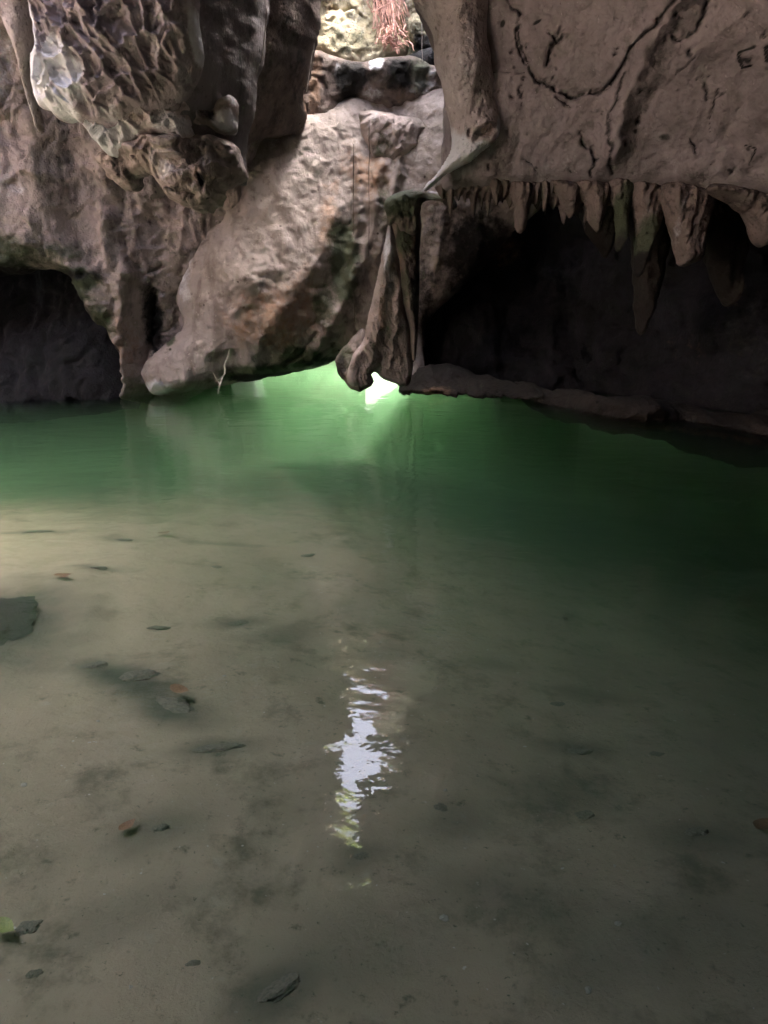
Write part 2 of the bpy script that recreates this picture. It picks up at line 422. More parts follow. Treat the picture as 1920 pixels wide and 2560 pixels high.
# --- far left pale flange
fl = rock('rock_flange', [(-250, -320), (77, -320), (78, 0), (88, 110), (84, 200), (98, 285), (106, 335), (90, 318), (76, 268), (58, 190), (33, 110), (-5, 30), (-110, -120)],
    [(-250, -300, 7.6), (77, -300, 7.9), (80, 0, 8.1), (106, 335, 8.6), (0, 20, 8.0)], 'pale', res=.018, edge=.12, thick=.25, jit=.02, seed=4, relief=[('fbm', .06, 2.5), ('flute', .03, 5, .6)])
tag(fl, 'pale cream rock flange hanging left of the honeycombed rock', 'rock')

# --- honeycombed hanging rock
hr = empty('hanging_rock', tuple(W(320, 380, 7.6)))
tag(hr, 'big hanging rock with honeycombed face and white lower lip at top left', 'hanging rock')
rock('side_face', [(420, -320), (676, -320), (668, 0), (660, 60), (655, 150), (640, 186), (633, 270), (618, 330), (612, 380), (613, 448), (596, 462), (560, 445), (500, 425), (440, 390), (420, 320), (410, 100)],
    [(430, -300, 7.25), (672, -300, 8.5), (660, 60, 8.7), (612, 440, 8.7), (440, 360, 7.7), (430, 100, 7.35), (540, 200, 7.95)], 'grey', res=.018, edge=.10, bulge=.08, thick=.5, jit=.02, seed=5, parent=hr,
    relief=[('fbm', .07, 1.6), ('flute', .05, 2.6, .3, .25), ('fbm', .02, 8)], stains_and_light=[('rust', 575, 400, 20, 60, .4), ('pale', 640, 90, 4, 90, .2)])
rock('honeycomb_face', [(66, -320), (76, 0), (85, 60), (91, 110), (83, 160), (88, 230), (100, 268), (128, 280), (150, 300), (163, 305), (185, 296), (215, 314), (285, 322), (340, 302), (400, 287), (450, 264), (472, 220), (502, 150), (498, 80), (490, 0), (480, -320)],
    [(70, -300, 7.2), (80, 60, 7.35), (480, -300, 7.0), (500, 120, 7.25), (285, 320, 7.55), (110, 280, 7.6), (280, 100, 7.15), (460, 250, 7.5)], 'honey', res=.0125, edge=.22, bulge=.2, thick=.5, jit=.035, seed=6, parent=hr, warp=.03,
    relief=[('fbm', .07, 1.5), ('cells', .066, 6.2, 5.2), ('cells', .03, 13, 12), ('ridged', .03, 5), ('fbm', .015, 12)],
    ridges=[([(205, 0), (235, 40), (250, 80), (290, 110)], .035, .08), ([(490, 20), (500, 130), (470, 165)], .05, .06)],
    stains_and_light=[('pale', 95, 150, 34, 160, .95), ('pale', 120, 240, 60, 60, .95), ('pale', 180, 190, 70, 70, .75), ('pale', 170, 270, 50, 40, .8), ('pale', 210, 220, 40, 50, .6), ('pale', 493, 90, 14, 80, .7), ('pale', 440, 60, 70, 60, .35), ('pale', 290, 290, 30, 25, .5)])  # pale marks along the left and lower edge paint cool sky highlights
rock('flowstone_lip', [(200, 275), (212, 312), (240, 354), (268, 382), (298, 386), (322, 364), (372, 337), (425, 341), (455, 362), (475, 378), (483, 345), (480, 300), (470, 235), (330, 240), (240, 262)],
    [(208, 298, 7.62), (280, 380, 7.72), (474, 372, 7.8), (470, 240, 7.72), (300, 240, 7.66), (380, 310, 7.6)], 'pale', res=.010, edge=.10, bulge=.14, thick=.3, jit=.05, seed=7, parent=hr, warp=.04,
    relief=[('fbm', .08, 3), ('cells', .05, 8, 8), ('ridged', .05, 6), ('fbm', .02, 14)], stains_and_light=[('pale', 290, 350, 90, 60, .8), ('pale', 440, 320, 60, 40, .7), ('rust', 350, 305, 40, 14, .4), ('dark', 400, 300, 40, 8, .3)])
rock('knobs', [(474, 330), (478, 285), (500, 262), (528, 272), (558, 240), (592, 246), (601, 285), (592, 330), (562, 338), (520, 326)],
    [(474, 300, 7.9), (600, 290, 8.15), (560, 240, 8.05), (520, 330, 8.0)], 'wall', res=.010, edge=.10, bulge=.14, thick=.25, jit=.06, seed=27, parent=hr, warp=.05,
    relief=[('fbm', .08, 4), ('lumps', .16, 7), ('fbm', .03, 14)], stains_and_light=[('pale', 570, 310, 30, 24, .75), ('pale', 505, 285, 14, 20, .5), ('dark', 530, 295, 24, 16, .6), ('pale', 580, 255, 20, 14, .5)])
rock('lower_block', [(238, 388), (270, 372), (330, 344), (430, 335), (520, 335), (600, 370), (612, 440), (575, 470), (560, 492), (545, 522), (520, 537), (480, 522), (430, 495), (392, 452), (362, 430), (335, 474), (302, 470), (270, 432), (246, 408)],
    [(240, 390, 8.1), (330, 350, 7.85), (600, 380, 8.2), (520, 530, 8.15), (320, 470, 8.2), (450, 430, 7.8)], 'wall', res=.011, edge=.10, bulge=.14, thick=.4, jit=.10, seed=8, parent=hr,
    relief=[('steps', .26, 2.2), ('ridged', .10, 3.2), ('fbm', .06, 8), ('ridged', .03, 12)], stains_and_light=[('dark', 320, 420, 30, 50, .6), ('dark', 515, 460, 12, 18, .8), ('rust', 480, 440, 70, 40, .4), ('pale', 440, 425, 70, 45, .4), ('dark', 520, 370, 60, 18, .5), ('dark', 450, 478, 40, 8, .6)],
    cracks=[([(420, 465), (455, 480), (500, 492)], .012, .05), ([(505, 440), (520, 475)], .02, .08)])

# --- dark pillar between hanging rock and top opening
dp = rock('rock_pillar', [(480, -320), (818, -320), (802, 0), (799, 70), (786, 140), (772, 205), (758, 235), (768, 290), (742, 328), (690, 342), (640, 352), (560, 420), (480, 420)],
    [(480, -300, 9.8), (810, -300, 10.7), (800, 60, 10.9), (760, 260, 11.2), (560, 420, 10.5), (650, 100, 10.2)], 'brown', res=.022, edge=.18, thick=.5, jit=.03, seed=9,
    relief=[('fbm', .10, 1.4), ('flute', .08, 3, .35), ('ridged', .03, 7)], stains_and_light=[('rust', 775, 260, 18, 60, .55), ('dark', 735, 150, 40, 100, .4), ('moss', 740, 60, 14, 90, .4), ('pale', 700, 300, 40, 26, .22)])
tag(dp, 'dark brown fluted rock pillar between the hanging rock and the lit gap', 'rock pillar')

# --- rocks in and below the lit gap at the top
ub = rock('lit_boulder', [(770, -100), (780, 0), (790, 60), (785, 135), (850, 165), (935, 170), (1010, 150), (1015, 105), (960, 60), (932, 0), (925, -110)],
    [(790, 140, 12.35), (930, 160, 12.35), (1010, 140, 12.5), (790, -200, 13.3), (930, -200, 13.4), (860, 20, 12.7)], 'boulder', res=.018, edge=.22, thick=1.0, jit=.06, seed=10,
    relief=[('fbm', .12, 1.8), ('ridged', .07, 5), ('lumps', .05, 9)], cracks=[([(862, 40), (885, 38), (905, 58)], .025, .09), ([(830, 35), (842, 36)], .03, .1)], stains_and_light=[('moss', 870, 115, 70, 40, .5), ('rust', 830, 20, 30, 40, .45), ('pale', 900, 70, 36, 70, .3)])
tag(ub, 'sunlit yellowish weathered boulder in the gap at the top of the photo', 'boulder')
wr = rock('wedge_rock', [(968, 0), (960, -420), (1200, -420), (1200, 190), (1120, 190), (1060, 140), (1025, 110), (1000, 70)],
    [(980, 0, 13.0), (1200, -300, 13.4), (1150, 180, 12.9), (1030, 110, 12.8), (970, -300, 13.6)], 'boulder', res=.02, edge=.2, thick=.8, jit=.05, seed=11,
    relief=[('ridged', .10, 3), ('steps', .15, 2)], stains_and_light=[('dark', 1070, 140, 50, 50, .9), ('dark', 1010, 50, 16, 50, .5), ('moss', 1050, 90, 40, 30, .5)])
tag(wr, 'shaded wedge of rock to the right of the hanging red roots', 'rock')
db = rock('dark_boulder', [(752, 150), (795, 128), (850, 146), (900, 152), (960, 146), (1030, 140), (1078, 162), (1120, 172), (1130, 255), (1075, 272), (1000, 292), (915, 280), (870, 262), (842, 320), (770, 345), (738, 300), (748, 220)],
    [(760, 150, 12.1), (1100, 180, 12.0), (1100, 260, 12.1), (900, 270, 12.1), (760, 320, 11.9), (930, 200, 11.9)], 'brown', res=.018, edge=.22, bulge=.22, thick=.6, jit=.05, seed=12,
    relief=[('fbm', .14, 1.6), ('ridged', .07, 4), ('lumps', .05, 7)],
    stains_and_light=[('pale', 940, 165, 20, 22, .8), ('rust', 790, 250, 22, 70, .5), ('rust', 800, 180, 14, 50, .5), ('pale', 930, 245, 40, 22, .4), ('rust', 1010, 262, 36, 22, .3), ('pale', 1060, 210, 50, 50, .42), ('moss', 1050, 190, 40, 60, .6), ('dark', 880, 210, 50, 50, .8), ('dark', 1000, 195, 40, 40, .8), ('pale', 845, 188, 10, 22, .5)])
tag(db, 'blackened boulder with buff patches below the lit gap', 'boulder')
sr = rock('ledge_rock', [(893, 290), (930, 276), (1000, 290), (1055, 298), (1090, 328), (1085, 380), (1045, 400), (1000, 430), (970, 440), (935, 415), (905, 352)],
    [(900, 290, 11.85), (1080, 330, 11.85), (970, 430, 11.75), (980, 340, 11.6)], 'wall', res=.016, edge=.16, bulge=.2, thick=.4, jit=.05, seed=13,
    relief=[('fbm', .10, 2.5), ('steps', .12, 3), ('ridged', .04, 8)], stains_and_light=[('moss', 960, 370, 36, 50, .5), ('pale', 1020, 350, 40, 30, .3), ('pale', 930, 300, 30, 16, .4)])
tag(sr, 'lumpy buff ledge rock perched under the blackened boulder', 'rock')

# --- right wall, the overhanging ceiling side
PITS = []
r7 = random.Random(17)
for k in range(38):
    u, v = r7.uniform(1150, 1915), r7.uniform(10, 450); a = r7.uniform(0, 3.14); L = r7.uniform(2, 7)
    PITS.append(([(u, v), (u + L * math.cos(a), v + L * math.sin(a))], r7.uniform(.010, .020), r7.uniform(.02, .06)))
for k in range(6):
    u, v = r7.uniform(1180, 1900), r7.uniform(20, 430); a = r7.uniform(.6, 2.5); L = r7.uniform(30, 80)
    PITS.append(([(u, v), (u + L * .5 * math.cos(a) + 6, v + L * .5 * math.sin(a)), (u + L * math.cos(a), v + L * math.sin(a))], .0098, .03))
rw = rock('cracked_rock_wall', [(1110, -320), (2600, -320), (2600, 540), (2250, 505), (1920, 480), (1750, 472), (1620, 461), (1500, 457), (1300, 462), (1160, 470), (1100, 474), (1105, 400), (1112, 200)],
    [(1110, 470, 9.3), (1300, 461, 9.0), (1500, 457, 8.6), (1920, 479, 7.7), (2600, 540, 6.4), (1110, 0, 8.7), (1500, 0, 7.7), (1920, 0, 6.7), (2600, -300, 5.0), (1200, -300, 8.2), (1500, 250, 8.15), (1920, 250, 7.2)],
    'right', res=.0115, crackdark=.68, edge=.16, bulge=.14, thick=.9, jit=.04, seed=14, relief=[('fbm', .15, .8), ('fbm', .04, 3.5), ('flute', .035, 2.4, .3), ('fbm', .010, 12)],
    cracks=[([(1250, 0), (1290, 60), (1292, 120), (1305, 165), (1325, 200)], .016, .05), ([(1285, 70), (1283, 110), (1300, 170)], .012, .04), ([(1325, 200), (1345, 212), (1385, 226), (1418, 250), (1450, 248), (1480, 240), (1520, 215), (1555, 175), (1580, 130), (1610, 90), (1640, 50), (1668, 0), (1680, -60)], .021, .10),
            ([(1300, 205), (1292, 235), (1297, 258)], .014, .05), ([(1382, 250), (1405, 275), (1418, 278)], .012, .04), ([(1437, 340), (1455, 370), (1472, 395), (1468, 430), (1475, 445)], .018, .07), ([(1757, -20), (1760, 48), (1735, 85), (1700, 98), (1668, 105)], .018, .05),
            ([(1220, 194), (1260, 193), (1300, 190)], .010, .03), ([(1555, 190), (1530, 250), (1510, 310), (1500, 350), (1505, 400), (1525, 440)], .018, .05), ([(1360, 160), (1375, 130), (1402, 100)], .035, .06),
            ([(1869, 126), (1834, 138), (1838, 174), (1864, 170)], .009, .02), ([(1838, 155), (1862, 152)], .009, .02), ([(1895, 160), (1893, 126), (1918, 122), (1930, 140), (1922, 160), (1895, 162)], .009, .02),
            ([(1850, 366), (1876, 374), (1870, 395), (1858, 420)], .007, .012), ([(1770, 330), (1785, 230)], .01, .02)] + PITS,
    ridges=[([(1690, -40), (1640, 60), (1590, 160), (1545, 260), (1515, 350), (1512, 385)], .11, .22), ([(1640, 0), (1600, 70)], .06, .05), ([(1800, 200), (1790, 440)], .05, .03), ([(1860, 240), (1855, 460)], .07, .03)],
    stains_and_light=[('dark', 1640, 140, 30, 100, .42), ('dark', 1570, 300, 40, 110, .36), ('rust', 1590, 330, 60, 90, .25), ('dark', 1580, 20, 40, 50, .35), ('moss', 1400, 130, 30, 30, .4), ('dark', 1750, 70, 60, 40, .22), ('dark', 1595, 280, 18, 14, .5), ('dark', 1655, 345, 20, 10, .5), ('dark', 1580, 335, 8, 8, .7),
            ('dark', 1330, 70, 10, 6, .8), ('dark', 1250, 80, 6, 10, .8), ('pale', 1350, 420, 90, 40, .25), ('pale', 1700, 400, 30, 60, .25), ('dark', 1480, 285, 20, 10, .45)])
tag(rw, 'wide overhanging rock wall with long black cracks and scratched letters', 'rock wall')

pd = rock('rock_pendant', [(1005, -320), (1022, -60), (1032, 0), (1050, 30), (1078, 75), (1085, 110), (1086, 160), (1100, 205), (1108, 245), (1120, 290), (1128, 335), (1124, 380), (1098, 425), (1074, 452), (1058, 474), (1064, 480), (1082, 466), (1110, 440), (1142, 422), (1175, 405), (1210, 378), (1240, 352), (1250, 325), (1252, 300), (1262, 220), (1250, 100), (1250, -100), (1250, -320)],
    [(1010, -300, 8.2), (1040, 0, 8.6), (1090, 180, 8.65), (1120, 320, 8.75), (1060, 476, 8.85), (1160, 412, 8.7), (1248, 330, 8.6), (1258, 220, 8.95), (1250, 80, 8.9), (1250, -200, 8.7), (1170, 150, 8.35), (1170, -100, 8.15)], 'pale', res=.0125, edge=.2, bulge=.16, thick=.3, jit=.018, seed=15, warp=.025,
    relief=[('fbm', .13, 1.8), ('fbm', .03, 7), ('flute', .035, 4.5, .5, -.2), ('steps', .05, 2), ('fbm', .012, 18)],
    ridges=[([(1250, 300), (1250, 328), (1238, 350), (1208, 374), (1150, 408)], .025, .07), ([(1130, 380), (1100, 425), (1064, 474)], .03, .05)],
    cracks=[([(1200, 340), (1222, 333), (1240, 318)], .05, .10), ([(1168, 340), (1169, 348)], .014, .06)],
    stains_and_light=[('rust', 1218, 332, 24, 20, .55), ('pale', 1120, 385, 60, 60, .9), ('pale', 1070, 455, 30, 40, 1), ('pale', 1190, 385, 60, 26, .9), ('pale', 1245, 330, 10, 40, .8), ('pale', 1170, 160, 40, 80, .35), ('dark', 1190, 290, 40, 20, .25), ('rust', 1170, 250, 50, 60, .2)])
tag(pd, 'pale rock pendant ending in a thin twisted white point above the mossy cap', 'rock pendant')

# --- the big stalactite in the middle
cs = empty('drapery_stalactite', tuple(W(900, 978, 10.15)))
tag(cs, 'tall mossy stalactite of folded blades whose foot hangs just above bright water', 'stalactite')
rock('cap', [(960, 508), (985, 486), (1030, 473), (1075, 475), (1115, 484), (1136, 498), (1143, 516), (1130, 524), (1102, 505), (1064, 502), (1050, 530), (1047, 590), (1000, 590), (985, 565), (972, 562), (964, 535)],
    [(965, 510, 10.0), (1130, 500, 9.6), (1000, 580, 10.0), (1040, 480, 9.8), (1045, 560, 10.0)], 'drip', res=.012, edge=.14, bulge=.22, thick=.25, jit=.03, seed=16, parent=cs,
    relief=[('fbm', .07, 3), ('lumps', .07, 11), ('flute', .05, 10, 1.0), ('ridged', .04, 8)], stains_and_light=[('moss', 1005, 510, 60, 50, .85), ('moss', 1040, 500, 30, 30, .6), ('pale', 1090, 490, 50, 10, .6), ('pale', 990, 487, 20, 8, .6), ('pale', 1135, 510, 10, 12, .6), ('dark', 1085, 510, 40, 8, .5)])
rock('pale_blade', [(974, 556), (992, 600), (1004, 680), (1016, 740), (1026, 820), (1032, 900), (1022, 962), (985, 957), (958, 948), (936, 932), (918, 955), (890, 970), (868, 950), (880, 890), (908, 850), (925, 770), (945, 680), (960, 610)],
    [(975, 560, 10.15), (1025, 900, 10.35), (1000, 960, 10.35), (890, 970, 10.1), (915, 850, 10.1), (950, 900, 10.3), (965, 720, 10.1)], 'wall', res=.010, edge=.12, bulge=.12, thick=.3, jit=.025, seed=17, parent=cs,
    relief=[('fbm', .04, 1.8), ('flute', .035, 5, .25, .3), ('flute', .018, 17, .5, .3), ('fbm', .012, 14)], ridges=[([(978, 600), (962, 700), (950, 800), (920, 940)], .06, .05), ([(1000, 700), (990, 800), (975, 920)], .04, .05)], stains_and_light=[('pale', 975, 620, 20, 90, .6), ('rust', 955, 780, 14, 80, .45), ('moss', 985, 680, 14, 60, .5), ('dark', 995, 920, 30, 70, .4)])
rock('mossy_blade', [(983, 545), (1047, 530), (1050, 640), (1047, 760), (1043, 860), (1032, 905), (1022, 820), (1009, 760), (998, 660), (986, 590)],
    [(985, 550, 10.0), (1045, 540, 10.05), (1045, 760, 10.2), (1032, 900, 10.25), (1000, 660, 9.95)], 'drip', res=.012, edge=.10, bulge=.14, thick=.2, jit=.02, seed=18, parent=cs,
    relief=[('fbm', .04, 3), ('flute', .05, 7, .6, .2), ('flute', .03, 20, 1, .2), ('lumps', .03, 14)], stains_and_light=[('moss', 1010, 600, 26, 70, .8), ('moss', 1010, 720, 14, 90, .6), ('dark', 1040, 700, 14, 160, .5), ('rust', 1000, 640, 8, 60, .5)])
rock('foot', [(838, 908), (846, 885), (866, 862), (884, 838), (905, 822), (918, 850), (922, 900), (930, 938), (929, 962), (912, 977), (890, 980), (868, 962), (848, 938)],
    [(840, 905, 10.4), (880, 870, 10.4), (910, 975, 10.15), (885, 930, 10.2)], 'drip', res=.010, edge=.12, bulge=.09, thick=.25, jit=.05, seed=19, parent=cs,
    relief=[('fbm', .07, 4), ('lumps', .06, 9), ('flute', .05, 9, 1.0, .5), ('ridged', .03, 9)], stains_and_light=[('moss', 865, 890, 30, 40, .6), ('dark', 850, 920, 24, 40, .6), ('dark', 905, 970, 20, 14, .4), ('rust', 865, 940, 14, 20, .4)])

# --- low rocks at the waterline and the deep cavern on the right
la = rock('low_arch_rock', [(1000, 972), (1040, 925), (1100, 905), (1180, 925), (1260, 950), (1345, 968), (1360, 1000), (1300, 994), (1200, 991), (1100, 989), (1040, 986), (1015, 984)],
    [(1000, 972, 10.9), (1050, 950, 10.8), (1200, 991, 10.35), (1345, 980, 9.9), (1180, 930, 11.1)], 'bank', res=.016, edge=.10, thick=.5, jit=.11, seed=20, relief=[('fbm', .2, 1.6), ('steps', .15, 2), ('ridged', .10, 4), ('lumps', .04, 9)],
    stains_and_light=[('moss', 1180, 955, 100, 18, .3), ('rust', 1090, 975, 60, 14, .5)])
tag(la, 'low dark rock whose straight underside skims the bright green water', 'rock')
bk = rock('rock_bank', [(1300, 960), (1400, 975), (1500, 988), (1650, 1006), (1800, 1018), (1920, 1035), (2400, 1090), (2700, 1150), (2700, 1290), (1920, 1165), (1700, 1115), (1500, 1075), (1360, 1035), (1310, 1010)],
    [(1300, 985, 10.3), (1450, 1025, 9.25), (1600, 1045, 8.75), (1920, 1082, 7.85), (2600, 1170, 6.2), (1400, 970, 9.8), (1700, 1005, 8.9), (1920, 1035, 8.3), (1920, 1165, 8.3), (2700, 1290, 6.6), (1520, 1080, 9.6)],
    'bank', res=.02, edge=.10, bulge=.10, thick=.5, jit=.13, seed=21, relief=[('fbm', .25, 1.2), ('steps', .25, 1.8), ('ridged', .10, 3.5), ('lumps', .05, 8)],
    stains_and_light=[('rust', 1700, 1060, 200, 14, .45), ('moss', 1700, 1010, 260, 24, .25), ('dark', 1740, 1020, 40, 40, .9)])
tag(bk, 'low rock bank with a rusty waterline along the right edge of the pool', 'rock bank')
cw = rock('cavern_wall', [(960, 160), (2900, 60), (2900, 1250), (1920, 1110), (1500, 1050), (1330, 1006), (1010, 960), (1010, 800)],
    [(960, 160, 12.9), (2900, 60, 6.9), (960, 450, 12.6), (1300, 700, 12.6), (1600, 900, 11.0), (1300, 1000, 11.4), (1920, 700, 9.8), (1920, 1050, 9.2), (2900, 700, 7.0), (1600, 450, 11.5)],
    'shadowed', res=.04, edge=.4, thick=.6, jit=.06, seed=22, relief=[('fbm', .5, .8), ('flute', .22, 1.6, .4), ('steps', .25, 1.2), ('lumps', .10, 4)],
    stains_and_light=[('moss', 1850, 850, 90, 180, .3), ('rust', 1660, 860, 60, 70, .25), ('rust', 1800, 740, 24, 60, .25), ('moss', 1600, 960, 200, 60, .25), ('rust', 1250, 620, 60, 60, .4)])
tag(cw, 'shade-black rock face deep inside the cavern under the stalactites', 'rock wall')

# --- stalactites along the lower edge of the right wall
def stal(poly, Y, label, seed, mat='drip', stains_and_light=(), e=None, res=.013):
    P = np.array(poly, float); ww_ = P[1, 0] - P[0, 0]; P[0, 0] -= .14 * ww_; P[1, 0] += .14 * ww_; poly = P.tolist(); w = (P[:, 0].max() - P[:, 0].min()) * Y / F
    e = e or max(.04, min(.17, w * .42))
    cx = P[:, 0].mean(); c = [(cx - 50, P[0, 1], Y), (cx + 50, P[0, 1], Y), (cx, P[:, 1].max(), Y + .08), (cx + 30, P[:, 1].max(), Y + .08)]
    Y = Y + .1
    c = [(a_, b_, y_ + .1) for a_, b_, y_ in c]
    o = rock('stalactite', poly, c, mat, res=res, edge=e, bulge=e * .95, thick=e, jit=.04, seed=seed, warp=.04, relief=[('flute', .06, 11, .8), ('flute', .03, 26, 1.6), ('fbm', .06, 4), ('lumps', .03, 16), ('ridged', .02, 10)], stains_and_light=stains_and_light, sub=4)
    return tag(o, label, 'stalactite', 'stalactites along the edge of the cracked wall')
fr_top = [(1090, 455), (1200, 452), (1400, 448), (1600, 450), (1750, 460), (1900, 470)]
fr_bot = []
rr = random.Random(9)
uu = 1890
while uu > 1100:
    wv_ = rr.uniform(7, 26); base = 474 + 22 * math.exp(-((uu - 1330) / 160) ** 2) + 26 * sstep(1360, 1420, uu) * sstep(1820, 1760, uu)
    fr_bot += [(uu, base + rr.uniform(0, 8)), (uu - wv_ * .5, base + rr.choice((14, 22, 34, 58)) + rr.uniform(0, 14))]
    uu -= wv_
fringe = rock('dripstone_fringe', fr_top + fr_bot, [(1090, 470, 9.4), (1300, 470, 9.12), (1500, 470, 8.8), (1900, 480, 7.95), (1090, 520, 9.45), (1900, 530, 8.0)], 'drip', res=.013, edge=.07, bulge=.07, thick=.15, jit=.01, seed=30, warp=.02, sub=3,
    relief=[('flute', .07, 9, .6), ('flute', .04, 22, 1.2), ('fbm', .06, 3), ('lumps', .02, 18)], stains_and_light=[('dark', 1560, 490, 30, 40, .5), ('dark', 1790, 500, 40, 40, .7), ('rust', 1380, 480, 60, 20, .3)])
tag(fringe, 'ragged fringe of small brown drips along the lower edge of the cracked wall', 'dripstone')
stal([(1276, 452), (1326, 452), (1324, 520), (1314, 572), (1302, 582), (1288, 566), (1282, 520)], 8.95, 'stubby brown stalactite, first sizeable one right of the mossy cap', 31)
stal([(1386, 450), (1462, 450), (1452, 495), (1440, 528), (1424, 546), (1410, 528), (1394, 498)], 8.75, 'short wide stalactite ending in a blunt wedge below the lower small crack', 32)
stal([(1450, 450), (1526, 450), (1518, 510), (1506, 545), (1492, 583), (1476, 560), (1462, 515)], 8.6, 'pointed brown stalactite just left of the thin mossy one', 33)
stal([(1530, 450), (1572, 450), (1573, 540), (1568, 590), (1553, 625), (1538, 618), (1535, 540)], 8.45, 'narrow mossy stalactite with a rounded dark green end', 34, stains_and_light=[('moss', 1550, 560, 30, 140, .9), ('dark', 1552, 610, 26, 50, .6)])  # moss is its own; the dark lower end paints a fade into shadow
stal([(1585, 452), (1668, 458), (1655, 545), (1635, 600), (1624, 645), (1610, 672), (1600, 688), (1588, 684), (1586, 640), (1584, 560)], 8.4, 'tapering stalactite, tan at top with a dark green tip, left of the stoutest one', 35, stains_and_light=[('moss', 1605, 620, 40, 80, 1), ('dark', 1595, 680, 30, 60, .8), ('pale', 1600, 550, 14, 50, .3)])  # dark mark on the tip paints the cavern gloom
stal([(1672, 460), (1778, 464), (1768, 560), (1758, 640), (1735, 656), (1702, 668), (1688, 652), (1674, 590)], 8.15, 'thick fluted stalactite with a broad blunt end, stoutest of the row', 36, stains_and_light=[('pale', 1685, 560, 12, 90, .35), ('dark', 1765, 580, 24, 120, .6)])
stal([(1815, 462), (2100, 478), (2050, 700), (1985, 640), (1930, 612), (1898, 622), (1878, 598), (1850, 535)], 7.85, 'broad curtain of dripstone cut off by the right edge of the picture', 37)
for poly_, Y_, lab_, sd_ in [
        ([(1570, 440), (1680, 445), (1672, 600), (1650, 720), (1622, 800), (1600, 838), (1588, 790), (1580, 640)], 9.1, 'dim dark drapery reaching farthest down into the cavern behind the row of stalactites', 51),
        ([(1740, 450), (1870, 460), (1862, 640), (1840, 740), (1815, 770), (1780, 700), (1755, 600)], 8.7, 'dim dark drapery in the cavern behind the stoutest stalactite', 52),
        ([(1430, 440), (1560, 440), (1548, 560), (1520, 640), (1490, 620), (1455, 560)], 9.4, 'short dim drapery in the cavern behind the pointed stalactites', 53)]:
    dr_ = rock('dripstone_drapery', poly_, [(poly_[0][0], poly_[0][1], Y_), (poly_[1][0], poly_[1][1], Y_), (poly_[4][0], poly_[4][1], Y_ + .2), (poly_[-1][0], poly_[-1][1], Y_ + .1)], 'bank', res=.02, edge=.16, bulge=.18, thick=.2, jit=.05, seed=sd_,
        relief=[('flute', .09, 6, .6), ('flute', .04, 15, 1.0), ('fbm', .06, 3)], stains_and_light=[('moss', poly_[4][0], poly_[4][1] - 60, 60, 120, .22)])
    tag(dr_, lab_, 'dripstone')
for i, (u, w, l, lab) in enumerate([(1240, 22, 52, 'small brown drip stalactite nearest the mossy cap'), (1262, 16, 34, 'stubby little drip in the gap left of the first sizeable stalactite'), (1340, 20, 50, 'thin drip touching the right side of the first sizeable stalactite'),
        (1360, 16, 64, 'slender drip hanging midway between the stubby and the wedge stalactites'), (1378, 14, 42, 'tiny drip tucked beside the wide wedge stalactite'), (1800, 24, 58, 'small dark drip in the shadow right of the stoutest stalactite')]):
    v0 = 450 + (u > 1700) * 12
    stal([(u - w * .6, v0), (u + w * .6, v0), (u + w * .5, v0 + l * .5), (u + 2, v0 + l + 12), (u - 3, v0 + l + 10), (u - w * .5, v0 + l * .5)], 8.95 - (u - 1240) * .0012, lab, 41 + i, res=.01, e=.05)

# ------------------------------------------------------------------ roots, vines, twig
def tubes(name, paths, mat, parent=None, sides=6):
    V, Fc = [], []
    for pts, r0, r1 in paths:
        pts = np.asarray(pts, float); n = len(pts); b = len(V)
        T = np.gradient(pts, axis=0); T /= np.linalg.norm(T, axis=1)[:, None] + 1e-9
        for i in range(n):
            up = np.array([0, 0, 1.0]) if abs(T[i, 2]) < .8 else np.array([1.0, 0, 0])
            a = np.cross(T[i], up); a /= np.linalg.norm(a); c = np.cross(T[i], a)
            r = r0 + (r1 - r0) * i / (n - 1)
            for k in range(sides):
                an = 2 * math.pi * k / sides
                V.append(pts[i] + r * (a * math.cos(an) + c * math.sin(an)))
        for i in range(n - 1):
            for k in range(sides):
                k2 = (k + 1) % sides
                Fc.append((b + i * sides + k, b + i * sides + k2, b + (i + 1) * sides + k2, b + (i + 1) * sides + k))
        Fc.append(tuple(b + k for k in range(sides))[::-1]); Fc.append(tuple(b + (n - 1) * sides + k for k in range(sides)))
    return link(name, V, Fc, M[mat], parent)

def wob(a, b, n=14, amp=.04, seed=0):
    a = np.asarray(a, float); b = np.asarray(b, float)
    t = np.linspace(0, 1, n)[:, None]; p = a + (b - a) * t
    q = p * 2.2 + seed * 5.3
    return p + amp * np.sin(np.pi * np.clip(t * 1.2, 0, 1)) * np.c_[fbm(q * 1.5, 3, .6, 1), fbm(q * 1.5 + 9, 3, .6, 2), fbm(q * 1.5 + 21, 3, .6, 3)] * 2

rp = []
R = random.Random(5)
for k in range(64):
    t = R.random()
    u0 = 905 + R.uniform(-15, 70); u1 = 945 + 75 * t + R.uniform(-30, 18)
    v1 = 40 + 95 * R.random()
    if u1 - 915 < (v1 - 20) * .2: u1 += 30
    rp.append((wob(W(u0, -160 + R.uniform(-40, 40), 12.6 + R.uniform(-.2, .2)), W(u1, v1, 12.05 + R.uniform(-.12, .1)), 16, .22, k), R.uniform(.004, .013), .003))
for k in range(34):
    u = R.uniform(955, 1015); v = R.uniform(60, 110)
    rp.append((wob(W(u, v, 12.1), W(u + R.uniform(-25, 30), v + R.uniform(10, 34), 11.9 + R.uniform(-.15, .1)), 9, .06, 80 + k), .012, .005))
rp.append((wob(W(962, -150, 12.3), W(990, 95, 12.0), 16, .03, 200), .022, .02))
rp.append((wob(W(930, 30, 12.1), W(1040, -20, 12.2), 12, .03, 201), .012, .008))
rp.append((wob(W(930, 70, 12.1), W(1010, 30, 12.2), 12, .05, 202), .010, .008))
rt = tubes('root_tangle', rp, 'root')
tag(rt, 'tangle of reddish roots hanging in the lit gap', 'roots')

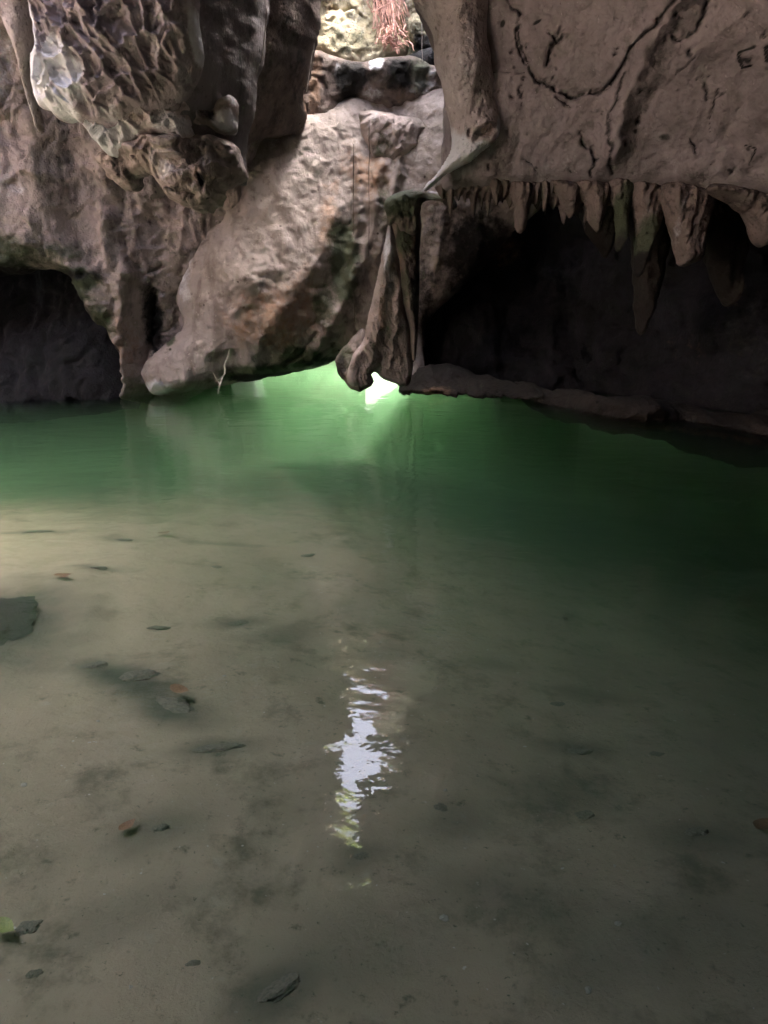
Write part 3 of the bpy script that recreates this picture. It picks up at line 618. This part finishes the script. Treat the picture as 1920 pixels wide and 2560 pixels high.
vines = [([(788, 20), (785, 120), (766, 230)], 10.85, .006, 'silk', 'pale thread like root along the right edge of the dark pillar'),
         ([(668, 20), (655, 150), (640, 186)], 8.6, .005, 'silk', 'pale thread like root on the edge of the grey side face'),
         ([(884, 360), (884, 600), (886, 805)], 11.15, .007, 'vine', 'long thin dark root hanging down the slab left of the stalactite'),
         ([(923, 300), (922, 480), (922, 640)], 11.1, .006, 'vine', 'thin dark root nearest the mossy cap, hanging beside the ledge rock'),
         ([(1054, 60), (1055, 110), (1055, 168)], 11.8, .005, 'silk', 'short pale root dangling before the dark gap right of the roots')]
for pts, Y, r, mt, lab in vines:
    p = np.concatenate([wob(W(*a, Y), W(*b, Y), 8, .015, int(a[0])) for a, b in zip(pts[:-1], pts[1:])])
    p = p[np.r_[True, np.linalg.norm(np.diff(p, axis=0), axis=1) > 1e-4]]
    tag(tubes('hanging_root', [(p, r, r * .7)], mt), lab, 'root', 'single roots hanging in the cave')
tw = [(wob(W(574, 872, 10.45), W(551, 962, 10.25), 12, .06, 3), .011, .012), (wob(W(551, 962, 10.25), W(533, 932, 10.25), 8, .03, 4), .008, .005), (wob(W(551, 955, 10.25), W(545, 985, 10.2), 6, .02, 5), .012, .008), (wob(W(574, 872, 10.45), W(540, 868, 10.4), 8, .04, 6), .006, .003), (wob(W(556, 940, 10.28), W(536, 955, 10.24), 6, .03, 7), .006, .003)]
tag(tubes('twig', tw, 'silk'), 'bleached forked twig dangling to the water from the slab', 'twig')

# ------------------------------------------------------------------ ceiling, pool floor, water, outside
def grid_mesh(xs, ys):
    X, Y = np.meshgrid(xs, ys); nx, ny = len(xs), len(ys)
    i = np.arange(nx * ny).reshape(ny, nx)
    q = np.stack([i[:-1, :-1], i[:-1, 1:], i[1:, 1:], i[1:, :-1]], -1).reshape(-1, 4)
    return X.ravel(), Y.ravel(), q

def plate(name, poly, zf, thick, mat, res=.12, holes=(), seed=0):
    P = np.array(poly, float); lo, hi = P.min(0), P.max(0)
    x, y, q = grid_mesh(np.arange(lo[0], hi[0] + res, res), np.arange(lo[1], hi[1] + res, res))
    p3 = np.c_[x, y, 0 * x]
    jx = np.c_[x, y] + .25 * np.c_[fbm(p3 * 1.1, 3, .5, seed), fbm(p3 * 1.1 + 30, 3, .5, seed)]
    ok = inside(jx, P)
    for h in holes: ok &= ~inside(jx, np.array(h, float))
    q = q[ok[q].all(1)]
    z = zf(x, y) + .35 * fbm(p3 * .6, 4, .5, seed) + .12 * ridged(p3 * 1.7, 4, .5, seed + 1)
    n = len(x)
    ed = np.concatenate([q[:, [0, 1]], q[:, [1, 2]], q[:, [2, 3]], q[:, [3, 0]]])
    key = np.sort(ed, 1); uq, inv, cnt = np.unique(key, axis=0, return_inverse=True, return_counts=True)
    be = ed[cnt[inv.ravel()] == 1]
    V = np.r_[np.c_[x, y, z], np.c_[x, y, z + thick]]
    F_ = q[:, ::-1].tolist() + (q + n).tolist() + [(a, b, b + n, a + n) for a, b in be]
    used = np.unique(np.concatenate([q.ravel(), q.ravel() + n]))
    rm = -np.ones(2 * n, int); rm[used] = np.arange(len(used))
    F_ = [[int(rm[k]) for k in f] for f in F_]
    return link(name, V[used], F_, M[mat])

SKY_HOLE = [(-1.0, 8.5), (-.35, 8.3), (-.25, 10.1), (.55, 10.3), (.8, 13.6), (-.85, 13.6), (-.7, 10.3)]
ce = plate('cave_ceiling', [(-9.5, -7.5), (10.5, -7.5), (10.5, 17), (-9.5, 17)], lambda x, y: 5.35 + .012 * (y - 4) ** 2 * 0 + 0 * x, 1.2, 'brown', holes=[SKY_HOLE, [(-6.4, 1.3), (-3.1, 1.3), (-2.8, 4.2), (-3.4, 4.9), (-6.4, 4.9)], [(-7.0, 5.0), (-4.2, 5.0), (-4.8, 6.4), (-7.0, 6.4)], [(.6, 13.6), (5.2, 13.7), (5.2, 15.8), (.6, 15.8)]], seed=61)
tag(ce, 'rock ceiling over the pool', kind='structure')

def floor_z(x, y):
    x = np.asarray(x, float); y = np.asarray(y, float)
    d = .32 + .055 * np.clip(y - 2.2, 0, 20) + .05 * np.clip(y - 6.0, 0, 20) + .17 * np.clip(x + .3, 0, 8) * np.clip((y - .5) / 4, 0, 1)
    d = d - .24 * np.exp(-(((x + 3.0) / 2.2) ** 2 + ((y - 4.8) / 3.2) ** 2))
    d = d + .08 * np.clip(y - 9.5, 0, 6)
    d = np.clip(d, .1, 4.2)
    up = .5 * np.clip(-6.2 - x, 0, 9) + .35 * np.clip(-1.2 - y, 0, 9) + .5 * np.clip(x - 10, 0, 9) + .8 * np.clip(y - 15.5, 0, 14) ** 1.1
    p = np.c_[x.ravel(), y.ravel(), 0 * x.ravel()]
    n = (.06 * fbm(p * 1.3, 4, .5, 70) + .03 * fbm(p * 5, 4, .55, 73)).reshape(x.shape)
    return -d + up + n

def on_floor(u, v):
    a = (u - 960.0) / F; b = (1280.0 - v) / F
    dx, dy, dz = a, CP + b * SP, -SP + b * CP
    t = H / -dz
    for _ in range(30):
        z = float(floor_z(np.array([dx * t]), np.array([dy * t]))[0])
        t = .5 * t + .5 * (z - H) / dz
    return np.array([dx * t, dy * t, H + dz * t])

def sand_mat():
    m, nt, nd, lk = new_mat('pool_sand')
    out = nd.new('ShaderNodeOutputMaterial'); bs = nd.new('ShaderNodeBsdfPrincipled'); lk.new(bs.outputs[0], out.inputs[0])
    tc = nd.new('ShaderNodeTexCoord')
    def noise(sc, det=5, ro=.6, dist=0.):
        n = N(nd, 'ShaderNodeTexNoise'); n.inputs['Scale'].default_value = sc; n.inputs['Detail'].default_value = det; n.inputs['Roughness'].default_value = ro; n.inputs['Distortion'].default_value = dist
        lk.new(tc.outputs['Object'], n.inputs['Vector']); return n.outputs['Fac']
    c = mixc(nd, lk, ramp(nd, lk, noise(1.1, 4), .35, .65), (.43, .35, .25), (.335, .275, .195))
    c = mixc(nd, lk, ramp(nd, lk, noise(3.4, 7, .7), .50, .72), c, (.15, .125, .09))
    c = mixc(nd, lk, ramp(nd, lk, noise(13, 6, .7), .58, .74), c, (.11, .095, .07))
    c = mixc(nd, lk, ramp(nd, lk, noise(9, 5, .6), .62, .76), c, (.40, .35, .27))
    c = mixc(nd, lk, ramp(nd, lk, noise(45, 4, .7), .62, .72), c, (.10, .085, .06))
    c = mixc(nd, lk, ramp(nd, lk, noise(33, 2, .5), .72, .77), c, (.55, .52, .44))
    at = nd.new('ShaderNodeAttribute'); at.attribute_name = 'silt'
    ab = nd.new('ShaderNodeAttribute'); ab.attribute_name = 'bank'  # left shoal lightened in colour to stand for the stronger light there
    am = nd.new('ShaderNodeMath'); am.operation = 'MULTIPLY'; am.inputs[1].default_value = .6; lk.new(ab.outputs['Fac'], am.inputs[0])
    c = mixc(nd, lk, am.outputs[0], c, (.70, .57, .38))
    c = mixc(nd, lk, at.outputs['Fac'], c, (.06, .058, .05))
    amu = nd.new('ShaderNodeAttribute'); amu.attribute_name = 'floor_shade'  # far and right floor darkened in its colour for the lost light
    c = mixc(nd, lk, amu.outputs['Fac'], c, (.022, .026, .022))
    lk.new(c, bs.inputs['Base Color']); bs.inputs['Roughness'].default_value = .9; bs.inputs['Specular IOR Level'].default_value = .1
    b = N(nd, 'ShaderNodeBump', Strength=.6); b.inputs['Distance'].default_value = .03
    lk.new(noise(16, 9, .72), b.inputs['Height']); lk.new(b.outputs[0], bs.inputs['Normal'])
    return m
M['sand'] = sand_mat()
xs = np.r_[np.arange(-60, -7, 1.5), np.arange(-7, 7, .06), np.arange(7, 60, 1.5)]
ys = np.r_[np.arange(-40, -1, 1.0), np.arange(-1, 12, .06), np.arange(12, 90, 1.0)]
x, y, q = grid_mesh(xs, ys)
z = floor_z(x, y); z = np.where(z > 3, 3 + (z - 3) * .15, z)
SILT = [(320, 1700, .40, .12, -.6, .95), (420, 1770, .22, .12, -.5, .95), (0, 1560, .42, .6, .2, 1.0), (540, 1870, .20, .07, .2, .7), (590, 1560, .16, .09, .4, .6), (700, 1590, .2, .12, .5, .5), (240, 1420, .22, .05, .1, .6), (90, 1330, .3, .06, .2, .55), (300, 1350, .2, .05, .1, .5), (560, 1360, .3, .06, .1, .5), (330, 1200, .5, .1, .1, .5),
        (700, 2470, .16, .10, .7, .7), (390, 2070, .16, .10, .3, .6), (1440, 1870, .2, .07, .1, .6), (1400, 1980, .25, .15, .3, .5), (1220, 1660, .2, .1, .3, .45), (1740, 2090, .18, .10, .2, .6), (1560, 2380, .3, .12, .5, .4), (1150, 2060, .2, .12, .3, .4), (1480, 1740, .3, .08, .1, .5), (900, 2140, .1, .06, .2, .6), (280, 2300, .25, .1, .6, .35), (860, 2380, .3, .14, .6, .4), (1300, 2250, .3, .14, -.4, .35)]
silt = np.zeros(len(x)); nz_ = .55 * fbm(np.c_[x, y, 0 * x] * 4.5, 4, .55, 91)
for u, v, ra, rb, an, st_ in SILT:
    p = on_floor(u, v); dx, dy = x - p[0], y - p[1]; ca, sa = math.cos(an), math.sin(an)
    rr_ = np.sqrt(((dx * ca + dy * sa) / ra) ** 2 + ((-dx * sa + dy * ca) / rb) ** 2)
    silt = np.maximum(silt, st_ * sstep(1.6, .2, rr_ + nz_))
fl_o = link('pool_floor', np.c_[x, y, z], q, M['sand'], attrs={'silt': silt, 'floor_shade': sstep(5.0, 8.6, y + 1.6 * nz_ + .2 * np.clip(x, -1, 9)), 'bank': np.exp(-(((x + 2.9) / 1.9) ** 2 + ((y - 4.6) / 1.6) ** 2))}, origin=(0, 0, 0)); tag(fl_o, 'sandy brown pool bottom', kind='structure')

def water_mat():
    m, nt, nd, lk = new_mat('green_pool_water')
    out = nd.new('ShaderNodeOutputMaterial')
    tr = nd.new('ShaderNodeBsdfTransparent'); tr.inputs[0].default_value = (.97, .985, .97, 1)
    gl = nd.new('ShaderNodeBsdfGlossy'); gl.inputs['Roughness'].default_value = .015
    fr = nd.new('ShaderNodeFresnel'); fr.inputs[0].default_value = 1.33
    mx = nd.new('ShaderNodeMixShader')
    lk.new(fr.outputs[0], mx.inputs[0]); lk.new(tr.outputs[0], mx.inputs[1]); lk.new(gl.outputs[0], mx.inputs[2])
    lk.new(mx.outputs[0], out.inputs[0])
    tc = nd.new('ShaderNodeTexCoord')
    mp = nd.new('ShaderNodeMapping'); mp.inputs['Scale'].default_value = (1.0, 1.5, 1); mp.inputs['Rotation'].default_value = (0, 0, .35)
    lk.new(tc.outputs['Object'], mp.inputs[0])
    def noise(sc, det, ro=.5, dist=0.):
        n = N(nd, 'ShaderNodeTexNoise'); n.inputs['Scale'].default_value = sc; n.inputs['Detail'].default_value = det; n.inputs['Roughness'].default_value = ro; n.inputs['Distortion'].default_value = dist
        lk.new(mp.outputs[0], n.inputs['Vector']); return n.outputs['Fac']
    b1 = N(nd, 'ShaderNodeBump', Strength=1.0); b1.inputs['Distance'].default_value = .0068
    lk.new(noise(3.0, 2, .45, .4), b1.inputs['Height'])
    b2 = N(nd, 'ShaderNodeBump', Strength=1.0); b2.inputs['Distance'].default_value = .0009
    lk.new(noise(14, 2, .5, .5), b2.inputs['Height']); lk.new(b1.outputs[0], b2.inputs['Normal'])
    lk.new(b2.outputs[0], gl.inputs['Normal']); lk.new(b2.outputs[0], fr.inputs['Normal'])
    vo = nd.new('ShaderNodeVolumePrincipled')
    vo.inputs['Color'].default_value = (.29, .50, .29, 1); vo.inputs['Density'].default_value = .46; vo.inputs['Anisotropy'].default_value = .1
    vo.inputs['Absorption Color'].default_value = (.10, .24, .10, 1)
    lk.new(vo.outputs[0], out.inputs['Volume'])
    return m
M['water'] = water_mat()
wv = [(-12, -5, 0), (14, -5, 0), (14, 20, 0), (-12, 20, 0), (-12, -5, -5.0), (14, -5, -5.0), (14, 20, -5.0), (-12, 20, -5.0)]
wo = link('water', wv, [(0, 1, 2, 3), (4, 7, 6, 5), (0, 4, 5, 1), (1, 5, 6, 2), (2, 6, 7, 3), (3, 7, 4, 0)], M['water'], smooth=False, origin=(0, 0, 0))
tag(wo, 'clear green pool water', kind='structure')

# side walls of the cave, out of frame; some only block light
def side_wall(name, path, z1, mat, label, seed):
    pts = np.array(path, float); seg = []
    for a, b in zip(pts[:-1], pts[1:]):
        n = max(1, int(np.linalg.norm(b - a) / .2)); seg += [a + (b - a) * k / n for k in range(n)]
    seg.append(pts[-1]); seg = np.array(seg)
    T = np.gradient(seg, axis=0); T /= np.linalg.norm(T, axis=1)[:, None]; Nn = np.c_[T[:, 1], -T[:, 0]]
    zs = np.arange(-2.2, z1, .2); V = []; Fc = []; m = len(zs)
    for side in (0, 1):
        for i in range(len(seg)):
            p3 = np.c_[np.full(m, seg[i, 0]), np.full(m, seg[i, 1]), zs]
            off = (.5 * fbm(p3 * .5, 4, .5, seed)) if side == 0 else np.full(m, 1.2)
            for k in range(m): V.append((seg[i, 0] + Nn[i, 0] * off[k], seg[i, 1] + Nn[i, 1] * off[k], zs[k]))
    L = len(seg)
    for side in (0, 1):
        o = side * L * m
        for i in range(L - 1):
            for k in range(m - 1):
                f = (o + i * m + k, o + (i + 1) * m + k, o + (i + 1) * m + k + 1, o + i * m + k + 1)
                Fc.append(f if side == 0 else f[::-1])
    for i in range(L - 1):
        for k in (0, m - 1): Fc.append((i * m + k, (i + 1) * m + k, L * m + (i + 1) * m + k, L * m + i * m + k))
    for i in (0, L - 1):
        for k in range(m - 1): Fc.append((i * m + k, i * m + k + 1, L * m + i * m + k + 1, L * m + i * m + k))
    return tag(link(name, V, Fc, M[mat]), label, 'rock wall')
side_wall('outer_wall_or_light_block', [(11, 17.5), (10.6, 11.0), (8.2, 7), (7.6, 3), (7.0, -2), (4, -5.5), (-1.5, -6), (-6, -5), (-8.2, -1), (-8.4, 5), (-8.6, 9.5)], 6.2, 'brown', 'dark outer rock wall around the pool behind the camera', 63)

side_wall('outer_wall_or_light_block', [(-8.8, 16.5), (-9.0, 9.5)], 6.4, 'brown', 'outer rock wall closing the water behind the left hollow', 64)
ch = plate('sun_block_rock', [(.6, 7.0), (3.4, 6.8), (3.4, 13.6), (.9, 13.6)], lambda x, y: 5.5 + 0 * x, 3.5, 'brown', seed=67)  # unseen rock added to keep sun out of the roof opening
tag(ch, 'unseen rock mass added to block sun beside the opening in the cave roof', 'rock')
# outside behind the arch: foliage round the skylight, walls and leaves, some added for the light
def leaf_cloud(name, centre, spread, n, size, mat, label, cat, seed):
    r = np.random.default_rng(seed); V = []; Fc = []
    for k in range(n):
        d = r.normal(size=3); d /= np.linalg.norm(d); c = np.array(centre) + d * np.array(spread) * r.random() ** .45
        a = r.normal(size=3); a /= np.linalg.norm(a); b = np.cross(a, r.normal(size=3)); b /= np.linalg.norm(b); nn = np.cross(a, b)
        L = size * r.uniform(.6, 1.3); i = len(V)
        V += [c - a * L, c + b * L * .3 + nn * L * .1, c + a * L, c - b * L * .3 + nn * L * .1]
        Fc.append((i, i + 1, i + 2, i + 3))
    return tag(link(name, V, Fc, M[mat], smooth=False), label, cat)
hp = leaf_cloud('bush', (-1.05, 11.7, 8.0), (.6, 1.1, .8), 1000, .10, 'foliage', 'leafy green bush growing over the opening in the cave roof', 'plant', 5)
tubes('stem', [(wob((-1.15, 11.7, 6.2), (-.95, 11.7, 8.2), 8, .08, 3) - np.array(hp.location), .04, .02)], 'vine')
st_o = COL.objects['stem']; st_o.location = st_o.location + hp.location; st_o.location = st_o.location - hp.location; st_o.parent = hp

side_wall('outer_wall_or_light_block', [(10.2, 12.6), (10.2, 22)], 6.0, 'brown', 'unseen wall added as sun shade right of the daylit water behind the arch', 68)  # unseen wall, added to shade the outside water from the sun
side_wall('outer_wall_or_light_block', [(-.38, 16.0), (-3, 15.8), (-9.8, 16)], 6.6, 'brown', 'far rock wall beyond the arch, left of the small bright gap', 69)
side_wall('outer_wall_or_light_block', [(10.5, 16), (2.5, 15.8), (.48, 16.0)], 6.6, 'brown', 'far rock wall beyond the arch, right of the small bright gap', 70)
leaf_cloud('light_softening_leaves', (4.0, 14.7, 8.4), (2.9, 1.5, .8), 1500, .17, 'foliage', 'unseen leaves added to soften sunlight in the shaft behind the arch', 'light screen', 8)  # leaves added out of view to soften the edges of the sun shaft
side_wall('outer_wall_or_light_block', [(2.0, 12.4), (1.9, 14), (2.2, 16.4)], 1.0, 'shadowed', 'sunken divider added to block the glow right of the daylit water', 71)  # divider added to cut the underwater glow at right
side_wall('outer_wall_or_light_block', [(-2.5, 16.4), (-2.2, 14), (-2.4, 12.4)], 1.0, 'shadowed', 'sunken divider added to block the glow left of the daylit water', 72)  # matching divider added to cut the glow at left
fb = plate('far_bank', [(-3, 18.2), (4, 18.0), (4, 21), (-3, 21)], lambda x, y: -.9 + .55 * (y - 18), .8, 'boulder', seed=66)
tag(fb, 'sunlit pale bank of rock beyond the low arch', 'bank')

# ------------------------------------------------------------------ things on the pool bottom
def stone_mesh(name, seed, mat, sq=.6):
    import bmesh
    bm = bmesh.new(); bmesh.ops.create_icosphere(bm, subdivisions=4, radius=1)
    co = np.array([v.co[:] for v in bm.verts])
    r = 1 + .75 * fbm(co * 1.2 + seed * 3, 5, .6, seed) + .16 * ridged(co * 2.6, 4, .55, seed)
    co = co * r[:, None] * np.array([1, .75, sq])
    for v, c in zip(bm.verts, co): v.co = c
    me = bpy.data.meshes.new(name); bm.to_mesh(me); bm.free()
    me.polygons.foreach_set('use_smooth', np.ones(len(me.polygons), bool)); me.materials.append(M[mat])
    return me
dark_meshes = [stone_mesh('stone', k, 'stone', .5) for k in range(4)]
sunk_mesh = stone_mesh('stone', 21, 'shadowed', .5)
pale_meshes = [stone_mesh('pebble', 10 + k, 'pebble', .6) for k in range(3)]
def put(name, me, u, v, sx, sy, sz, rz, label, cat, group, sink=1.15):
    o = bpy.data.objects.new(name, me); COL.objects.link(o)
    p = on_floor(u, v); o.location = p + np.array([0, 0, sz * (1 - sink) * .5]); o.scale = (sx * .68, sy * .68, sz * .7); o.rotation_euler = (0, 0, rz)
    return tag(o, label, cat, group)
ST = [(-20, 1560, .27, .6, .14, .2, 'large dark sunken boulder cut off by the left edge of the picture'),
      (235, 1665, .09, .06, .04, .4, 'dark stone at the upper end of the sunken cluster'), (345, 1690, .12, .09, .06, .2, 'rounded dark stone in the middle of the sunken cluster'), (430, 1760, .16, .09, .05, -.5, 'largest dark stone at the lower end of the sunken cluster, beside a brown leaf'),
      (395, 1570, .085, .035, .03, .0, 'small dark elongated stone alone above the sunken cluster'), (590, 1560, .10, .06, .03, .4, 'flat faint dark stone above the long reflections'), (540, 1870, .13, .05, .03, .2, 'dark forked lump left of the bright reflection'),
      (1100, 2020, .035, .045, .03, .1, 'small square black stone right of the green reflection'), (70, 2320, .055, .05, .03, .6, 'dark stone touching the yellow green leaf'), (700, 2470, .09, .05, .03, .7, 'dark wedge stone near the bottom centre'),
      (395, 2070, .045, .03, .02, .3, 'dark pitted stone on the lower left floor'), (905, 2140, .04, .03, .02, .2, 'small dark stone just below the green reflection'), (1440, 1880, .10, .04, .03, .1, 'flat dark stone right of the bright reflection'),
      (1460, 2040, .06, .05, .03, .3, 'dark stone below the flat one right of the reflection'), (1740, 2080, .06, .04, .03, .2, 'dark stone topped by a white pebble at lower right'), (540, 1417, .05, .03, .02, .1, 'round dark stone on the bright sand'), (765, 1390, .09, .04, .03, .5, 'dark slanted stone near the slab reflection'),
      (240, 1420, .10, .03, .03, .1, 'dark elongated stone on the brightest sand, below the orange leaf'), (90, 1330, .14, .04, .03, .2, 'flat dark stone on the left sandbank close to the left edge'), (300, 1350, .12, .03, .03, .1, 'flat dark stone on the left sandbank, beside the red leaf'),
      (1640, 1885, .05, .03, .02, .0, 'tiny dark stone in the gloom at far right'), (1380, 1760, .09, .03, .02, .1, 'thin dark stone in the gloom above the flat one'), (85, 2435, .03, .025, .02, .2, 'small black stone in the bottom left corner'), (480, 2410, .03, .02, .015, .4, 'small brown black stone near the bottom, left of the wedge stone')]
for i, (u, v, sx, sy, sz, rz, lab) in enumerate(ST):
    put('stone', sunk_mesh if i == 0 else dark_meshes[i % 4], u, v, sx, sy, sz, rz, lab, 'stone', 'dark stones on the pool bottom')
PB = [(660, 1443, .025, 'pale pebble on the sand above the bright reflection'), (325, 2468, .014, 'white pebble near the bottom edge at left'), (1755, 2083, .02, 'white pebble lying on the dark stone at lower right'), (1113, 1975, .012, 'yellowish pebble right above the square black stone'),
      (60, 1962, .018, 'pale pebble on the left floor close to the left edge'), (1545, 2310, .016, 'white pebble on the lower right floor'), (1470, 2475, .017, 'whitish pebble near the bottom edge at right'), (1110, 2295, .02, 'pale pebble below the square black stone'),
      (1535, 2165, .012, 'small white pebble in the middle of the lower right floor'), (245, 1803, .013, 'pale pebble left of the largest dark stone'), (560, 1690, .015, 'pale pebble right of the sunken cluster')]
for i, (u, v, s, lab) in enumerate(PB):
    put('pebble', pale_meshes[i % 3], u, v, s, s, s * .7, i * 1.3, lab, 'pebble', 'pale pebbles on the pool bottom')

def leaf_mesh(name, mat, curl):
    n = 11; V = []; Fc = []
    for i in range(n):
        t = i / (n - 1); w = .32 * math.sin(math.pi * t ** .8) * (1 - .2 * t)
        zc = curl * (t - .5) ** 2
        for s in (-1, -.5, 0, .5, 1): V.append((t - .5, s * w, zc + .22 * abs(s) * w + .02 * math.sin(9 * t + s)))
    for i in range(n - 1):
        for k in range(4): Fc.append((i * 5 + k, i * 5 + k + 1, (i + 1) * 5 + k + 1, (i + 1) * 5 + k))
    me = bpy.data.meshes.new(name); me.from_pydata(V, [], Fc); me.polygons.foreach_set('use_smooth', np.ones(len(Fc), bool)); me.materials.append(M[mat])
    return me
lb = leaf_mesh('dead_leaf', 'leaf_brown', .4); lg = leaf_mesh('green_leaf', 'leaf_green', .3)
LF = [(452, 1752, .11, -.5, lb, 'brown leaf lying on the largest dark stone of the sunken cluster', .04), (160, 1448, .11, .2, lb, 'orange red leaf on the brightest sand at left', .01), (412, 1340, .10, .5, lb, 'faded red leaf on the sand below the pale reflection', .01),
      (1905, 2075, .10, .6, lb, 'brown leaf cut off by the right edge of the picture', .01), (15, 2340, .085, -.5, lg, 'yellow green leaf cut off by the left edge of the picture', .02), (320, 2075, .07, 1.0, lb, 'faint reddish leaf on the lower left floor', .005)]
for u, v, s, rz, me, lab, dz in LF:
    o = bpy.data.objects.new('leaf', me); COL.objects.link(o)
    o.location = on_floor(u, v) + np.array([0, 0, dz + .012]); o.scale = (s, s, s); o.rotation_euler = (0, 0, rz)
    tag(o, lab, 'leaf', 'leaves sunken in the pool')

# ------------------------------------------------------------------ sky, sun, camera, render
SUN_EL, SUN_AZ = math.radians(56), math.radians(88)      # azimuth from +Y towards +X
w = bpy.data.worlds.new('World'); scene.world = w; w.use_nodes = True
nt = w.node_tree; bg = nt.nodes['Background']
sk = nt.nodes.new('ShaderNodeTexSky'); sk.sky_type = 'NISHITA'; sk.sun_disc = False
sk.sun_elevation = SUN_EL; sk.sun_rotation = SUN_AZ; sk.dust_density = 10.0; sk.air_density = .4; sk.ozone_density = .5
nt.links.new(sk.outputs[0], bg.inputs[0]); bg.inputs[1].default_value = .15
ld = bpy.data.lights.new('sun', 'SUN'); ld.energy = 5.0; ld.angle = math.radians(.5); ld.color = (1, .95, .87)
lo = bpy.data.objects.new('sun', ld); COL.objects.link(lo); lo.location = (0, 0, 20)
from mathutils import Vector
sd = Vector((math.sin(SUN_AZ) * math.cos(SUN_EL), math.cos(SUN_AZ) * math.cos(SUN_EL), math.sin(SUN_EL)))
lo.rotation_euler = (-sd).to_track_quat('-Z', 'Y').to_euler()

cd = bpy.data.cameras.new('camera'); cam = bpy.data.objects.new('camera', cd); COL.objects.link(cam)
cam.location = (0, 0, H); cam.rotation_euler = (math.pi / 2 - PITCH, 0, 0)
cd.sensor_fit = 'VERTICAL'; cd.sensor_height = 36; cd.lens = 36 * F / 2560; cd.clip_end = 500
scene.camera = cam

scene.view_settings.view_transform = 'Standard'; scene.view_settings.look = 'None'
scene.view_settings.exposure = 5.65; scene.view_settings.gamma = 1
c = scene.cycles
c.use_denoising = True
c.max_bounces = 12; c.diffuse_bounces = 5; c.glossy_bounces = 4; c.transparent_max_bounces = 12; c.volume_bounces = 4
c.sample_clamp_indirect = 6
c.caustics_reflective = False; c.caustics_refractive = False
